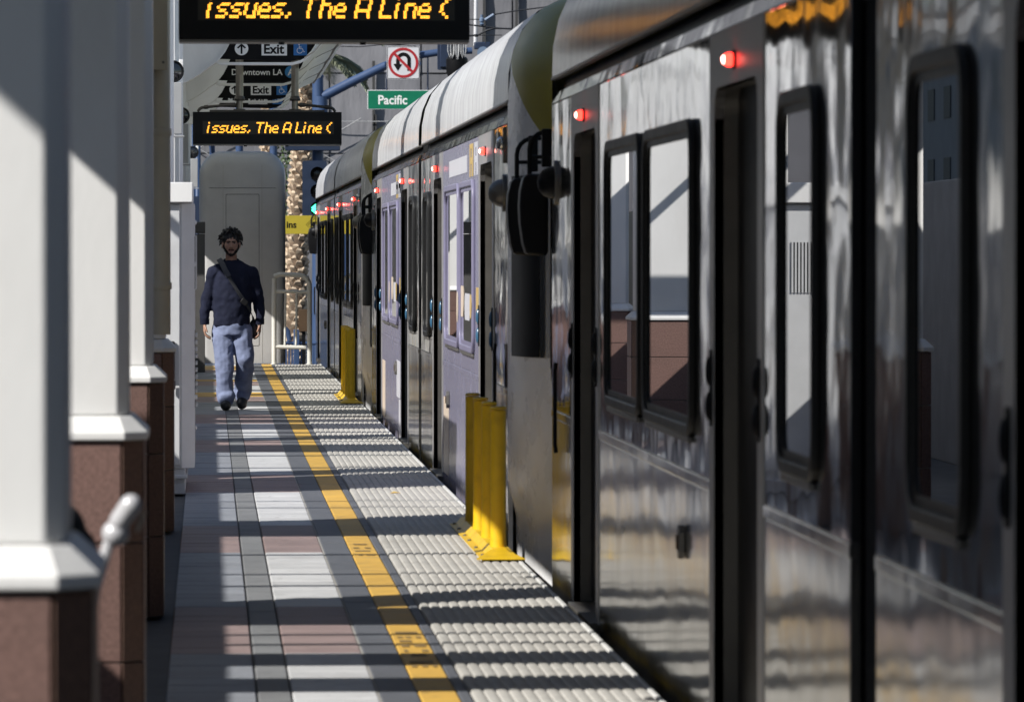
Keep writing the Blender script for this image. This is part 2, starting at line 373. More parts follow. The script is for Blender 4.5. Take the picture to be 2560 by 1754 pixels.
# ------------------------------------------------------------------ ground, platform and its tiles
struct(MB().add([(-300,-60,-1.02),(300,-60,-1.02),(300,700,-1.02),(-300,700,-1.02)], [(0,1,2,3)]).build('street', M_asph))
struct(MB().box(1.72,4.4,-12,100,-1.016,-0.93).build('track_bed', M_slab))
plat = struct(MB().box(-2.6,1.572,-30,74.9,-1.016,-0.016).build('platform', M_slab))
def inb(y, spans): return any(a <= y < b for a, b in spans)
YB = [(57.7,59.8),(64.8,65.9),(71.2,73.8)]
def tone(y, c):
    if inb(y, YB): return M_yellow
    k = round((y-22.15)/7.0)
    if abs(y-(22.15+7*k)) < 1.35: return M_tmauve
    return M_twhite if c else M_tblue
def tile_mesh(x0, x1, ln, m, top=0.0):
    mb = MB(); z0 = -0.02; b = 0.004
    mb.add([(x0,0,z0),(x1,0,z0),(x1,ln,z0),(x0,ln,z0),(x0,0,top-b),(x1,0,top-b),(x1,ln,top-b),(x0,ln,top-b),
            (x0+b,b,top),(x1-b,b,top),(x1-b,ln-b,top),(x0+b,ln-b,top)],
           [(0,1,5,4),(1,2,6,5),(2,3,7,6),(3,0,4,7),(4,5,9,8),(5,6,10,9),(6,7,11,10),(7,4,8,11),(8,9,10,11)])
    return mb
_tm = {}
def piece(name, key, mk, y, m, x=0):
    k = (key, m.name)
    if k not in _tm:
        o = mk().build(name, m, plat, smooth=0); _tm[k] = o.data
    else:
        o = bpy.data.objects.new(name, _tm[k]); COL.objects.link(o); o.parent = plat
    o.location = (0, y, random.uniform(-0.0015, 0.0))
    return o
SPL = 36.0
TL = 0.3042
cols = [('paving_tile', -0.148, 0.168, 0), ('paving_tile', 0.2965, 0.594, 1)]
far = {}
y = 11.0; k = 0
while y < 74.7:
    for nm, x0, x1, c in cols:
        m = tone(y+TL/2, c)
        if y < 14.5: continue
        if y < SPL: piece(nm, ('t',c), lambda: tile_mesh(x0,x1,TL-0.004,None), y, m)
        else: far.setdefault(m.name, (m, MB()))[1].box(x0,x1,y,y+TL-0.004,-0.02,random.uniform(-0.0015,0))
    if k % 2 == 0:
        for nm, x0, x1, m in (('border_tile',0.1745,0.2905,M_tgrey),('slate_tile',0.603,0.738,M_tdark),('yellow_tile',0.742,0.876,M_yellow),('edge_tile',0.880,0.920,M_tdark)):
            if y < 14.5: continue
            if y < SPL: piece(nm, (nm,), lambda: tile_mesh(x0,x1,2*TL-0.004,None), y, m)
            else: far.setdefault(nm+m.name, (m, MB()))[1].box(x0,x1,y,y+2*TL-0.004,-0.02,random.uniform(-0.0015,0))
    y += TL; k += 1
for key, (m, mb) in far.items(): mb.build('paving_tile', m, plat, smooth=0, kind='stuff')
MB().box(0.595,0.602,11,74.8,-0.018,-0.003).build('grout_line', M_grout, plat, smooth=0)
MB().box(1.556,1.576,8,74.85,-0.05,0.006).build('edge_lip', M_lip, plat, bevel=0.004)
MB().box(1.577,1.595,8,74.85,-0.065,-0.038).build('yellow_rub_strip', M_yrub, plat, bevel=0.004)
def tact():
    mb = MB(); n = 14; x0 = 0.926; x1 = 1.554; p = (x1-x0)/n; ln = 0.606
    poly = [(x0,-0.02)]
    for i in range(n):
        a = x0+i*p
        for u, h in ((0.05,-0.002),(0.14,0.0038),(0.36,0.0055),(0.62,0.0055),(0.84,0.0038),(0.94,-0.002)): poly.append((a+u*p,h))
    poly.append((x1,-0.02))
    vs = [(a,0,b) for a,b in poly]+[(a,ln,b) for a,b in poly]; nn = len(poly)
    return mb.add(vs, [(i,i+1,nn+i+1,nn+i) for i in range(nn-1)]+[tuple(range(nn)),tuple(range(2*nn-1,nn-1,-1))])
tm = None; y = 14.6
while y < 74.3:
    if tm is None:
        o = tact().build('tactile_panel', M_tact, plat, smooth=30); tm = o.data
    else:
        o = bpy.data.objects.new('tactile_panel', tm); COL.objects.link(o); o.parent = plat
    o.location = (0, y, random.uniform(-0.001,0.001)); y += 0.610
# worn stencil marks on the yellow line (not legible in the photograph)
for ys, k5, rows in ((21.85,5.2,[(0,.02,.11),(.05,.02,.04),(.05,.055,.075),(.05,.095,.115),(.09,.02,.07),(.14,.02,.05),(.14,.07,.115),(.19,.02,.035),(.19,.09,.115),(.23,.04,.10),(.30,.02,.11),(.34,.02,.04),(.34,.06,.08),(.34,.1,.115)]),
                 (28.5,5.0,[(0,.03,.10),(.07,.02,.05),(.07,.08,.11),(.13,.02,.10),(.20,.03,.05),(.20,.07,.11)])):
    mb = MB()
    for dy, a, b in rows:
        mb.box(0.742+a, 0.742+b, ys-dy*k5-0.11, ys-dy*k5, 0.0007, 0.0019)
    mb.build('stencil_mark', M_stencil, plat, smooth=0, kind='stuff')

# ------------------------------------------------------------------ pillars
def octo(h, ch, cx, cy, hy=None, chy=None):
    hy = h if hy is None else hy
    return [(cx-h+ch,cy-hy),(cx+h-ch,cy-hy),(cx+h,cy-hy+ch),(cx+h,cy+hy-ch),(cx+h-ch,cy+hy),(cx-h+ch,cy+hy),(cx-h,cy+hy-ch),(cx-h,cy-hy+ch)]
def make_pillar(label):
    t = thing('platform_pillar', label, 'pillar', (0,0,0), 'white pillars on brown granite bases along the platform')
    MB().prism(octo(0.276,0.058,0,0.296), 0.0, 0.998, 2).build('core', M_grout, t, smooth=0)
    O = octo(0.290,0.064,0,0.296); I = octo(0.274,0.060,0,0.296)
    zz = [(0.004,0.342),(0.348,0.694),(0.700,0.994)]
    for z0, z1 in zz:
        for i in range(8):
            j = (i+1) % 8; g = 0.004
            a = Vector(O[i]); b = Vector(O[j]); d = (b-a).normalized()*g
            c = Vector(I[j]); e = Vector(I[i]); q = [a+d, b-d, c-d*0.9, e+d*0.9]
            MB().prism([(p.x,p.y) for p in q], z0, z1, 2).build('stone_panel', M_granite2 if i in (1,) else M_granite, t, bevel=0.002, smooth=0)
    # sloping white cap
    lo = [(x,y_,1.000) for x,y_ in octo(0.303,0.068,0,0.296)]; lo2 = [(x,y_,1.022) for x,y_ in octo(0.303,0.068,0,0.296)]
    hi = [(x,y_,1.070) for x,y_ in octo(0.252,0.034,0,0.296)]
    MB().loft([lo,lo2,hi]).build('base_cap', M_white, t, bevel=0.004, smooth=0)
    MB().prism(octo(0.244,0.032,0,0.296), 1.072, 3.86, 2).build('post', M_white, t, bevel=0.006, smooth=0)
    MB().prism(octo(0.262,0.036,0,0.296), 3.66, 3.72, 2).build('collar', M_white, t, bevel=0.004, smooth=0)
    return t
PX = -0.480
plabels = ['nearest white pillar, out of focus, at the edge of the platform beside the walker handle',
 'second white pillar from the camera, brown granite base with the black bag in front of it',
 'third white pillar from the camera, narrow sunlit face and brown granite base',
 'pillar with beige downpipe and beige box on it, just in front of the pale cabinet',
 'white sunlit post rising right behind the pale electrical cabinet',
 'white post carrying the larger grey junction box and round floodlight',
 'white post between the two floodlit posts, mostly hidden by grey box',
 'white post carrying the smaller distant grey junction box',
 'white post next to the last exit sign, thin sliver seen',
 'white post behind the charcoal cabinet',
 'farthest white post, in bluish shade left of the rounded booth']
p0 = make_pillar(plabels[0]); p0.location = (PX, 8.75, 0)
pillars = [p0]
for k in range(1, 11): pillars.append(dup(p0, (PX, 8.75+7*k, 0), plabels[k]))

for k in (4,5,6):
    MB().prism(octo(0.240,0.032,0,0.296), 3.865, 5.6, 2).build('shade_post', M_white, pillars[k], bevel=0.006, smooth=0)  # unseen extension added to cast post shadows on the middle car
# downpipe and box on pillar four
t = thing('downpipe', 'beige round downpipe running up the face of the fourth pillar', 'pipe', (-0.262, 29.66, 0))
MB().tube([(0,0,1.10),(0,0,3.7)], 0.055, 16).build('pipe', M_cream, t)
for z in (1.35, 2.2, 3.2): MB().lathe([(0.060,0),(0.062,0.005),(0.062,0.035),(0.060,0.04)], (0,0,z)).build('pipe_clamp', M_cream, t)
t = thing('junction_box', 'beige metal junction box above the downpipe on the fourth pillar', 'box', (-0.29, 29.52, 2.57))
MB().box(-0.09,0.065,-0.02,0.12,0,0.75).build('case', M_cream, t, bevel=0.006)
MB().box(-0.095,0.07,-0.035,-0.021,-0.012,0.765).build('lid', M_cream, t, bevel=0.004)
MB().lathe([(0.008,-0.04),(0.008,-0.035)], (0.045,0,0.03), 1, 8).build('screw', M_jamb, t)

def fixtures(y, lab1, lab2, lab3, dx=0):
    t = thing('junction_box', lab1, 'box', (-0.29+dx, y-0.02, 2.53), 'grey boxes below the floodlights')
    MB().box(-0.02,0.075,-0.10,0.0,0,0.40).build('case', M_grey, t, bevel=0.006)
    MB().box(-0.023,0.080,-0.118,-0.103,-0.01,0.41).build('lid', M_grey, t, bevel=0.004)
    MB().box(-0.03,0.10,-0.12,0.0,-0.035,-0.02).build('shelf', M_grey, t, bevel=0.003)
    f = thing('floodlight', lab2, 'floodlight', (-0.285+dx, y-0.12, 3.03), 'round black floodlights on the posts')
    MB().lathe([(0.02,0.16),(0.07,0.13),(0.088,0.05),(0.092,0.0),(0.084,-0.01),(0.080,0.01)], (0,0,0), 1, 20).build('housing', M_black, f)
    MB().lathe([(0.0005,-0.002),(0.05,0.004),(0.078,0.012)], (0,0,0), 1, 20).build('lens', M_glass, f)
    MB().box(-0.012,0.012,0.02,0.06,-0.14,-0.08).build('bracket', M_black, f)
    MB().box(0.05,0.085,0.10,0.16,-0.03,0.10).build('arm', M_white, f, bevel=0.004)
fixtures(43.75, 'larger grey junction box on the post right of the white post, above the cabinet',
         'nearest round black floodlight above the larger grey junction box', '')
fixtures(57.75, 'narrower grey junction box farther along the row of posts', 'half hidden black floodlight above the narrower grey box', '')
fixtures(78.75, 'bluish grey box at the far end of the posts, left of the rounded booth', 'black floodlight with two heads at far end beside the booth', '', dx=0.06)

# ------------------------------------------------------------------ added unseen wall, slats and building shaping sun and reflections, roofs (mostly outside the frame)
t = thing('unseen_shade_wall', 'unseen low grey wall added behind the platform to shade its left side', 'wall', (-2.35,0,0))
MB().box(-0.12,0.12,-30,84,-0.016,2.10).build('parapet', M_wallg, t, bevel=0.01)  # out of view, added to keep low sun off the left paving
t = thing('shade_slats', 'unseen row of wide slats added to stripe the platform with shade', 'awning', (0,0,3.42))
for a_, b_ in ((17.2,17.6),(18.9,19.5),(20.1,20.7),(21.15,21.22),(21.7,21.76),(22.3,23.35),(25.8,25.86),(33.4,33.45),(37.5,37.56),(24.88,24.97),(27.45,27.54),(29.3,31.0),(32.55,32.62),(38.6,38.72),(40.9,41.05),(41.7,43.3),(43.9,44.0),(44.5,44.75),(45.3,45.45),(46.1,46.35),(47.1,48.6),(49.0,49.9),(50.3,51.0),(51.4,52.9),(54.2,56.2),(56.9,57.1),(57.8,57.92),(58.7,58.95),(60.2,60.8),(61.6,61.72),(62.6,62.9),(63.9,64.0),(64.5,64.7),(66.4,68.5),(69.3,69.5),(70.6,70.9),(71.8,71.95),(72.5,72.7)):
    dy_ = 3.44*0.70
    MB().box(-3.72,-2.13,a_-dy_,b_-dy_,0,0.03).build('shade_slat', M_grey, t, smooth=0)  # out of view, added so their shadows band the platform
for x_ in (-3.86,-2.155): MB().box(x_-0.02,x_+0.02,13,84,0.035,0.10).build('beam', M_grey, t, smooth=0)
t = thing('reflection_building', 'long grey building added out of view to darken reflections in the train', 'building', (-34,20,-1.02))
MB().box(-8,0,-70,420,0,16.0).build('wall', M_facade, t, smooth=0)  # unseen block added to darken what the train sides mirror
wb = MB().box(0.01,0.06,-1.2,1.2,0,1.6).build('window', M_window, t, smooth=0); first_w = True
for fl in range(4):
    for i in range(70):
        o = wb if first_w else bpy.data.objects.new('window', wb.data)
        if not first_w: COL.objects.link(o); o.parent = t
        first_w = False; o.location = (0,-40+6*i,2.2+3.6*fl)

def roof(name, label, y0, y1, ribs, m=None):
    t = thing(name, label, 'canopy', (0,y0,0))
    prof = [(-2.36,3.640),(-1.7,3.98),(-0.9,4.22),(0,4.32),(0.8,4.26),(1.35,4.06)]
    ln = y1-y0
    rings = []
    top = [(x,z+0.07) for x,z in prof]
    poly = prof + top[::-1]
    n = max(1, int(ln/3.5))
    for i in range(n):
        a = ln*i/n; b = ln*(i+1)/n-0.02
        MB().prism(poly, a, b, 1).build('roof_panel', m or M_white, t, smooth=50)
    for yr in ribs:
        inner = [(x*0.985,z-0.16) for x,z in prof]; pl = [(x,z-0.004) for x,z in prof] + inner[::-1]
        MB().prism(pl, yr-y0-0.06, yr-y0+0.06, 1).build('rib', M_white, t, smooth=50)
    return t
roof('platform_canopy', 'curved white canopy roof over the near end of the platform', -30, 29.6, [8.9,16,23])
rf = roof('platform_canopy', 'curved white canopy with hull shaped frames and translucent edge above the exit signs', 51.2, 75.2, [], M_trans)

# hull-shaped frames hanging under the far canopy, each with a black sign
def hull_outline(sc=1.0):
    # x, z measured from the pillar face; left side is the curved bracket, right side turns up
    L_ = [(0.10,3.425),(0.165,3.50),(0.205,3.575),(0.235,3.65),(0.262,3.74),(0.282,3.84),(0.295,3.95)]
    Rr = [(0.82,3.405),(0.90,3.42),(0.965,3.455),(1.015,3.505),(1.05,3.57),(1.07,3.65),(1.08,3.76),(1.085,3.9)]
    return L_, Rr
FR = [(52.0,0.0),(58.4,-0.012),(65.0,0.0),(69.0,0.0)]
LFT, RGT = hull_outline()
for (yf, dx) in FR:
    # curved white bracket web: from the post outwards, rising to the right
    lo = [(-0.245,3.215),(-0.19,3.235),(-0.08,3.30),(0.03,3.385),(0.10,3.43),(0.17,3.52),(0.225,3.63),(0.262,3.74),(0.285,3.86),(0.295,4.20)]
    up = [(-0.245,4.02),(-0.19,4.03),(-0.08,4.05),(0.03,4.08),(0.08,4.10),(0.13,4.13),(0.17,4.15),(0.2,4.17),(0.24,4.19),(0.27,4.2)]
    mb = MB()
    mb.loft([[(lo[i][0],yf-0.02-y_off,lo[i][1]),(up[i][0],yf-0.02-y_off,up[i][1]),(up[i][0],yf+0.05-y_off,up[i][1]),(lo[i][0],yf+0.05-y_off,lo[i][1])] for y_off in (51.2,) for i in range(len(lo))])
    mb.build('bracket_web', M_white, rf, smooth=30)
    mb = MB()
    fl = [(x,yf-51.2,z) for x,z in lo]
    mb.loft([[(x,y_-0.07,z-0.018),(x,y_+0.13,z-0.018),(x,y_+0.13,z-0.001),(x,y_-0.07,z-0.001)] for x,y_,z in fl])
    mb.build('bracket_flange', M_white, rf, smooth=40)
    pts = [(0.085,3.415)] + [(0.12+0.07*i,3.398) for i in range(11)] + RGT[1:]
    mb = MB()
    mb.loft([[(x,yf-51.2-0.05,z-0.022),(x,yf-51.2+0.07,z-0.022),(x,yf-51.2+0.07,z+0.004),(x,yf-51.2-0.05,z+0.004)] for x,z in pts])
    mb.build('frame_rail', M_white, rf, smooth=40)
# translucent skirt along the right of the hull
sk = [(0.93,3.435),(1.02,3.49),(1.09,3.57),(1.14,3.65),(1.19,3.72),(1.27,3.765),(1.36,3.805),(1.44,3.85),(1.48,3.90)]
for i in range(5):
    a = 0.3+i*4.0; b = min(a+3.95, 20.0)
    mb = MB()
    for j in range(len(sk)-1):
        pass
    nn = 6; rings = []
    for q in range(nn+1):
        yy = a+(b-a)*q/nn; sag = 0.012*math.sin(math.pi*q/nn)
        rings.append([(x+sag*0.7,yy,z-sag) for x,z in sk])
    mb.loft(rings, cap=False, closed=False)
    mb.build('translucent_panel', M_trans, rf, smooth=60)
    mb = MB(); mb.loft([[(x+0.002,a-0.03,z-0.006),(x+0.002,a-0.005,z-0.006),(x,a-0.005,z+0.004),(x,a-0.03,z+0.004)] for x,z in sk])
    mb.build('hoop', M_bronze, rf, smooth=50)
MB().tube([(1.405,0.3,3.818),(1.405,20,3.818)], 0.014, 8).build('seam_rail', M_conduit, rf)
MB().tube([(1.485,0.3,3.905),(1.485,20,3.905)], 0.02, 8).build('edge_rail', M_white, rf)

# ------------------------------------------------------------------ hanging black signs
def iso_access(parent, cx, y, cz, s):
    b = MB().box(cx-s/2,cx+s/2,y-0.008,y-0.002,cz-s/2,cz+s/2).build('access_panel', M_blue, parent)
    mb = MB(); u = s/2*0.78; yy = y-0.0095
    def P(a, b_): return (cx+a*u, yy, cz+b_*u)
    mb.ell(P(-0.22,0.78), (u*0.15,0.001,u*0.15), 12, 6)
    mb.tube([P(-0.20,0.55),P(-0.14,-0.02),P(0.42,-0.04),P(0.68,-0.62),P(0.86,-0.55)], u*0.075, 6)
    mb.tube([P(-0.18,0.30),P(0.28,0.28)], u*0.065, 6)
    mb.tube([P(-0.34+0.0,0.16)]+[P(-0.10+0.52*math.cos(R(a)),-0.36+0.52*math.sin(R(a))) for a in range(130,365,15)], u*0.065, 6)
    mb.build('wheelchair_symbol', M_paper, parent, kind='stuff')
def arrow_disc(parent, cx, y, cz, r):
    MB().lathe([(r,-0.008),(r,-0.002)], (cx,y,cz), 1, 28).build('arrow_disc', M_paper, parent)
    u = r; pl = [(-0.13,-0.78),(0.13,-0.78),(0.13,0.30),(0.50,-0.02),(0.66,0.14),(0.0,0.74),(-0.66,0.14),(-0.50,-0.02),(-0.13,0.30)]
    MB().prism([(cx+a*u,cz+b*u) for a,b in pl], y-0.0105, y-0.0085, 1).build('arrow', M_sign, parent)
def hull_sign(yf, label, cat, exit_=True, name='exit_sign', lx=0.0):
    t = thing(name, label, cat, (0,yf,0), 'black signs hanging in the canopy frames')
    pl = LFT + RGT[::-1]
    pl = [(x+0.004 if i < len(LFT) else x-0.012, z+(0.010 if (i in (0,) or i >= len(pl)-4) else 0.0)) for i,(x,z) in enumerate(pl)]
    MB().prism(pl, -0.018, 0.03, 1).build('sign_face', M_sign, t)
    y = -0.018
    if exit_:
        arrow_disc(t, 0.327, y, 3.535, 0.066)
        MB().box(0.521,0.768,y-0.008,y-0.002,3.468,3.60).build('word_panel', M_paper, t)
        text('lettering', 'Exit', M_sign, (0.539,y-0.009,3.488), 0.128, t, bold=0.0035)
        iso_access(t, 0.897, y, 3.535, 0.130)
    else:
        text('lettering', 'Downtown LA', M_paper, (0.255,y-0.004,3.492), 0.092, t, bold=0.0016)
        MB().lathe([(0.066,-0.008),(0.066,-0.002)], (0.905,y,3.525), 1, 28).build('line_badge', M_ablue, t)
        text('badge_letter', 'A', M_paper, (0.905,y-0.009,3.490), 0.098, t, bold=0.003, align='CENTER')
    return t
hull_sign(51.98, 'nearest black Exit sign, partly under the large display board', 'exit sign')
hull_sign(58.38, 'black Downtown LA sign with a blue A badge behind the two pipes', 'direction sign', False, 'direction_sign')
hull_sign(64.98, 'middle black Exit sign, its arrow covered by the left pipe', 'exit sign')
hull_sign(68.98, 'farthest black Exit sign just above the smaller display board', 'exit sign')

# ------------------------------------------------------------------ amber message boards
G = {'i':["#.","..","#.","#.","#.","#.","#."], 's':["....","....",".###","#...",".##.","...#","###."], 'u':["....","....","#..#","#..#","#..#","#..#",".###"],
 'e':["....","....",".##.","#..#","####","#...",".###"], ',':["..","..","..","..","..",".#","#."], 'T':["#####","..#..","..#..","..#..","..#..","..#..","..#.."],
 'h':["#...","#...","###.","#..#","#..#","#..#","#..#"], 'A':[".###.","#...#","#...#","#...#","#####","#...#","#...#"], 'L':["#...","#...","#...","#...","#...","#...","####"],
 'n':["....","....","###.","#..#","#..#","#..#","#..#"], '(':["..#",".#.","#..","#..","#..",".#.","..#"], '.':["..","..","..","..","..","#.","#."], ' ':["..","..","..","..","..","..",".."]}
def led_cells(msg):
    on = set(); x = 0
    for chx in msg:
        g = G[chx]; wd = len(g[0])
        for r in range(7):
            for c in range(wd):
                if g[r][c] == '#':
                    for a in (0,1):
                        for b in (0,1):
                            row = 2*r+a
                            on.add((x+2*c+b + (2 if row < 5 else 1 if row < 9 else 0), row+1))
        x += 2*wd + (1 if chx == ' ' else 2 if chx in 'iTL' else 1)
    return on, x
def message_board(label):
    t = thing('message_board', label, 'message board', (0,0,0), 'amber message boards hanging from the canopy')
    X0, X1, Z0, Z1 = -0.150, 1.352, 2.652, 2.975
    MB().box(X0,X1,0.0,0.26,Z0,Z1).build('housing', M_black, t, bevel=0.004)
    MB().box(X0+0.002,X1-0.002,0.004,0.25,Z0-0.014,Z0-0.001).build('bottom_trim', M_jamb, t)
    for xx in (0.38, 0.80): MB().box(xx-0.015,xx+0.015,0.02,0.05,Z0-0.026,Z0-0.0145).build('latch', M_black, t)
    NC, p = 166, 0.00795; LX = -0.048; LZ = 2.880
    MB().box(LX-0.004,LX+NC*p+0.004,-0.0015,-0.0005,LZ-16*p-0.004,LZ+0.004).build('display', M_ledbg, t)
    on, wd = led_cells('issues, The A Line (')
    a = MB(); b = MB(); q = p*0.36
    sx = 5
    for r in range(16):
        for c in range(NC):
            cx = LX+(c+0.5)*p; cz = LZ-(r+0.5)*p
            if (c-sx, r) in on: a.box(cx-q,cx+q,-0.0040,-0.0018,cz-q,cz+q)
            else: b.add([(cx-q*0.8,-0.0024,cz-q*0.8),(cx+q*0.8,-0.0024,cz-q*0.8),(cx+q*0.8,-0.0024,cz+q*0.8),(cx-q*0.8,-0.0024,cz+q*0.8)],[(0,1,2,3)])
    a.build('lit_dots', M_led, t, smooth=0, kind='stuff'); b.build('dark_dots', M_ledoff, t, smooth=0, kind='stuff')
    MB().box(0.02,1.18,0.06,0.20,Z1+0.001,Z1+0.022).build('mount_bar', M_conduit, t, bevel=0.003)
    for cx in (0.322, 0.883):
        pp = MB().tube([(cx,0.13,Z1+0.16),(cx,0.13,4.12)], 0.039, 18).build('hanger_pipe', M_bronze, t)
        MB().tube([(cx,0.13,Z1+0.02),(cx,0.13,Z1+0.158)], 0.034, 18).build('lower_pipe', M_bronze, pp)
        MB().lathe([(0.052,0),(0.056,0.006),(0.056,0.022),(0.05,0.03),(0.046,0.045),(0.04,0.05)], (cx,0.13,Z1+0.115), 2, 18).build('flange', M_conduit, pp)
        MB().lathe([(0.06,0),(0.06,0.012)], (cx,0.13,Z1+0.021), 2, 16).build('foot_plate', M_conduit, pp)
    for s, cx, xe in ((-1,0.322,-0.10),(1,0.883,1.29)):
        z = Z1+0.075
        pts = [(cx+s*0.034,0.13,z),(cx+s*0.09,0.13,z),(xe-s*0.06,0.13,z-0.025)]+[(xe-s*0.06+s*0.06*math.sin(R(a)),0.13,z-0.085+0.06*math.cos(R(a))) for a in (20,45,70,90)]+[(xe,0.13,Z1+0.001)]
        c_ = MB().tube(pts, 0.015, 10).build('conduit', M_conduit, t)
        MB().tube([(cx+s*0.045,0.13,z),(cx+s*0.10,0.13,z-0.001)], 0.024, 10).build('coupling', M_conduit, c_)
        MB().tube([(xe-s*0.105,0.13,z-0.0215),(xe-s*0.065,0.13,z-0.0245)], 0.021, 10).build('coupling', M_conduit, c_)
    return t
mb1 = message_board('large black message board across the top with amber dot lettering'); mb1.location = (0,27.6,0)
mb2 = dup(mb1, (-0.002,54.0,0), 'smaller black message board on two pipes above the walking man, amber lettering')

# ------------------------------------------------------------------ cabinets, booth, gate
t = thing('electrical_cabinet', 'tall pale grey electrical cabinet with white cap and black padlocked latch', 'cabinet', (-0.147,34.4,0))
MB().prism([(-0.55,0.0),(-0.022,0.0),(0.060,0.085),(0.060,1.9),(-0.55,1.9)], 0.168, 1.872, 2).build('body', M_cab, t, bevel=0.004, smooth=0)
MB().box(-0.545,0.0,0.02,1.85,0.0,0.166).build('plinth', M_cab, t, bevel=0.006)
MB().box(-0.548,0.012,-0.012,1.86,0.10,0.125).build('plinth_moulding', M_cab, t, bevel=0.006)
dr = MB().box(-0.54,-0.034,-0.016,-0.002,0.19,1.86).build('door', M_cab, t, bevel=0.005)
MB().box(-0.110,-0.066,-0.045,-0.0165,0.735,0.985).build('latch', M_black, dr, bevel=0.008)
MB().tube([(-0.098,-0.06,0.735),(-0.098,-0.06,0.765)]+[(-0.088+0.010*math.cos(R(a)),-0.06,0.765+0.012*math.sin(R(a))) for a in (150,120,90,60,30)]+[(-0.078,-0.06,0.765),(-0.078,-0.06,0.735)], 0.004, 8).build('shackle', M_jamb, dr)
MB().box(-0.114,-0.062,-0.075,-0.046,0.675,0.735).build('padlock', M_black, dr, bevel=0.008)
MB().box(-0.60,0.050,-0.055,1.96,1.875,2.005).build('cap', M_white, t, bevel=0.006)
MB().box(-0.185,-0.145,-0.03,0.02,2.006,2.03).build('lifting_lug', M_white, t, bevel=0.004)
for z0, z1, y0, y1 in ((1.32,1.66,0.35,1.1),):
    g = MB().box(0.0605,0.064,y0,y1,z0,z1).build('vent_grille', M_dcab, t)
    for i in range(9): MB().box(0.0645,0.074,y0+0.083*i,y0+0.083*i+0.045,z0-0.005,z1+0.005).build('grille_bar', M_cab, g)
g = MB().box(0.0605,0.064,0.35,0.75,0.55,1.05).build('louvre', M_dcab, t)
for i in range(11): MB().box(0.0645,0.078,0.35,0.75,0.555+0.045*i,0.577+0.045*i).build('louvre_slat', M_cab, g)
# louvres on the door towards the platform, seen again in the train windows
g = MB().box(-0.50,-0.33,-0.018,-0.0165,1.30,1.62).build('door_vent', M_dcab, dr)
for i in range(8): MB().box(-0.498+0.022*i,-0.486+0.022*i,-0.024,-0.0185,1.295,1.625).build('vent_bar', M_cab, dr)
for z in (1.75, 1.48, 0.62, 0.42): MB().ell((0.063,0.30,z), (0.012,0.014,0.016), 10, 6).build('hinge_bolt', M_cab, t)

t = thing('charcoal_cabinet', 'dark charcoal cabinet standing left of the rounded booth behind the man', 'cabinet', (-0.04,69.7,0))
MB().box(-0.5,0,0,0.6,0,1.80).build('body', M_dcab, t, bevel=0.006)
MB().box(-0.51,0.004,-0.01,0.61,1.808,1.96).build('hood', M_dcab, t, bevel=0.01)

t = thing('platform_booth', 'tall taupe booth with rounded top and panel seams at the platform end', 'booth', (0.485,75.2,0))
def booth_section(sc, y, zt):
    w2 = 0.605*sc; rr_ = 0.33*sc; pts = []
    pts += [(-w2,y,0.005),(-w2,y,zt-rr_)]
    for a in range(10,90,8): pts.append((-w2+rr_*(1-math.cos(R(a))), y, zt-rr_+rr_*math.sin(R(a))))
    for a in range(90,-1,-8): pts.append((w2-rr_*(1-math.cos(R(a))), y, zt-rr_+rr_*math.sin(R(a))))
    pts += [(w2,y,zt-rr_),(w2,y,0.005)]
    return pts
MB().loft([booth_section(0.80,-0.10,2.80),booth_section(0.90,-0.085,2.89),booth_section(0.96,-0.04,2.95),booth_section(0.99,0.03,2.98),booth_section(1.0,0.12,2.985),booth_section(1.0,2.4,2.985)]).build('shell', M_booth, t, smooth=55)
for x in (-0.272, 0.272):
    MB().box(x-0.004,x+0.004,-0.103,-0.099,0.02,2.79).build('seam', M_pale, t)
MB().box(-0.47,0.47,-0.1025,-0.0985,2.462,2.468).build('seam', M_seam, t)
MB().ring(rrect(-0.235,0.235,0.25,2.38,0.01,1), rrect(-0.229,0.229,0.256,2.374,0.008,1), -0.1025, -0.0995, 1).build('hatch_gap', M_seam, t)

t = thing('end_gate', 'white tubular gate with rounded corner at the far end of the tactile strip', 'gate', (0.90,74.62,0))
r = 0.034
MB().tube([(0.02,0,0),(0.02,0,0.86),(0.025,0,1.20)], r, 12).build('post', M_gate, t)
MB().tube([(0.02,0,1.225),(0.10,0,1.255),(0.36,0,1.245)]+[(0.36+0.155*math.sin(R(a)),0,1.09+0.155*math.cos(R(a))) for a in (15,30,45,60,75,90)]+[(0.515,0,0.0)], r, 12).build('hoop', M_gate, t)
MB().tube([(0.05,0,1.02),(0.49,0,1.01)], 0.024, 12).build('rail', M_gate, t)
MB().tube([(0.045,0,0.245),(0.47,0,0.235)], 0.028, 12).build('rail', M_gate, t)
for x in (0.17, 0.325): MB().tube([(x,0,0.27),(x+0.01,0,1.0)], 0.016, 10).build('bar', M_gate, t)
for x in (0.02,0.515): MB().lathe([(0.05,0.001),(0.05,0.012)], (x,0,0), 2, 14).build('foot_plate', M_gate, t)

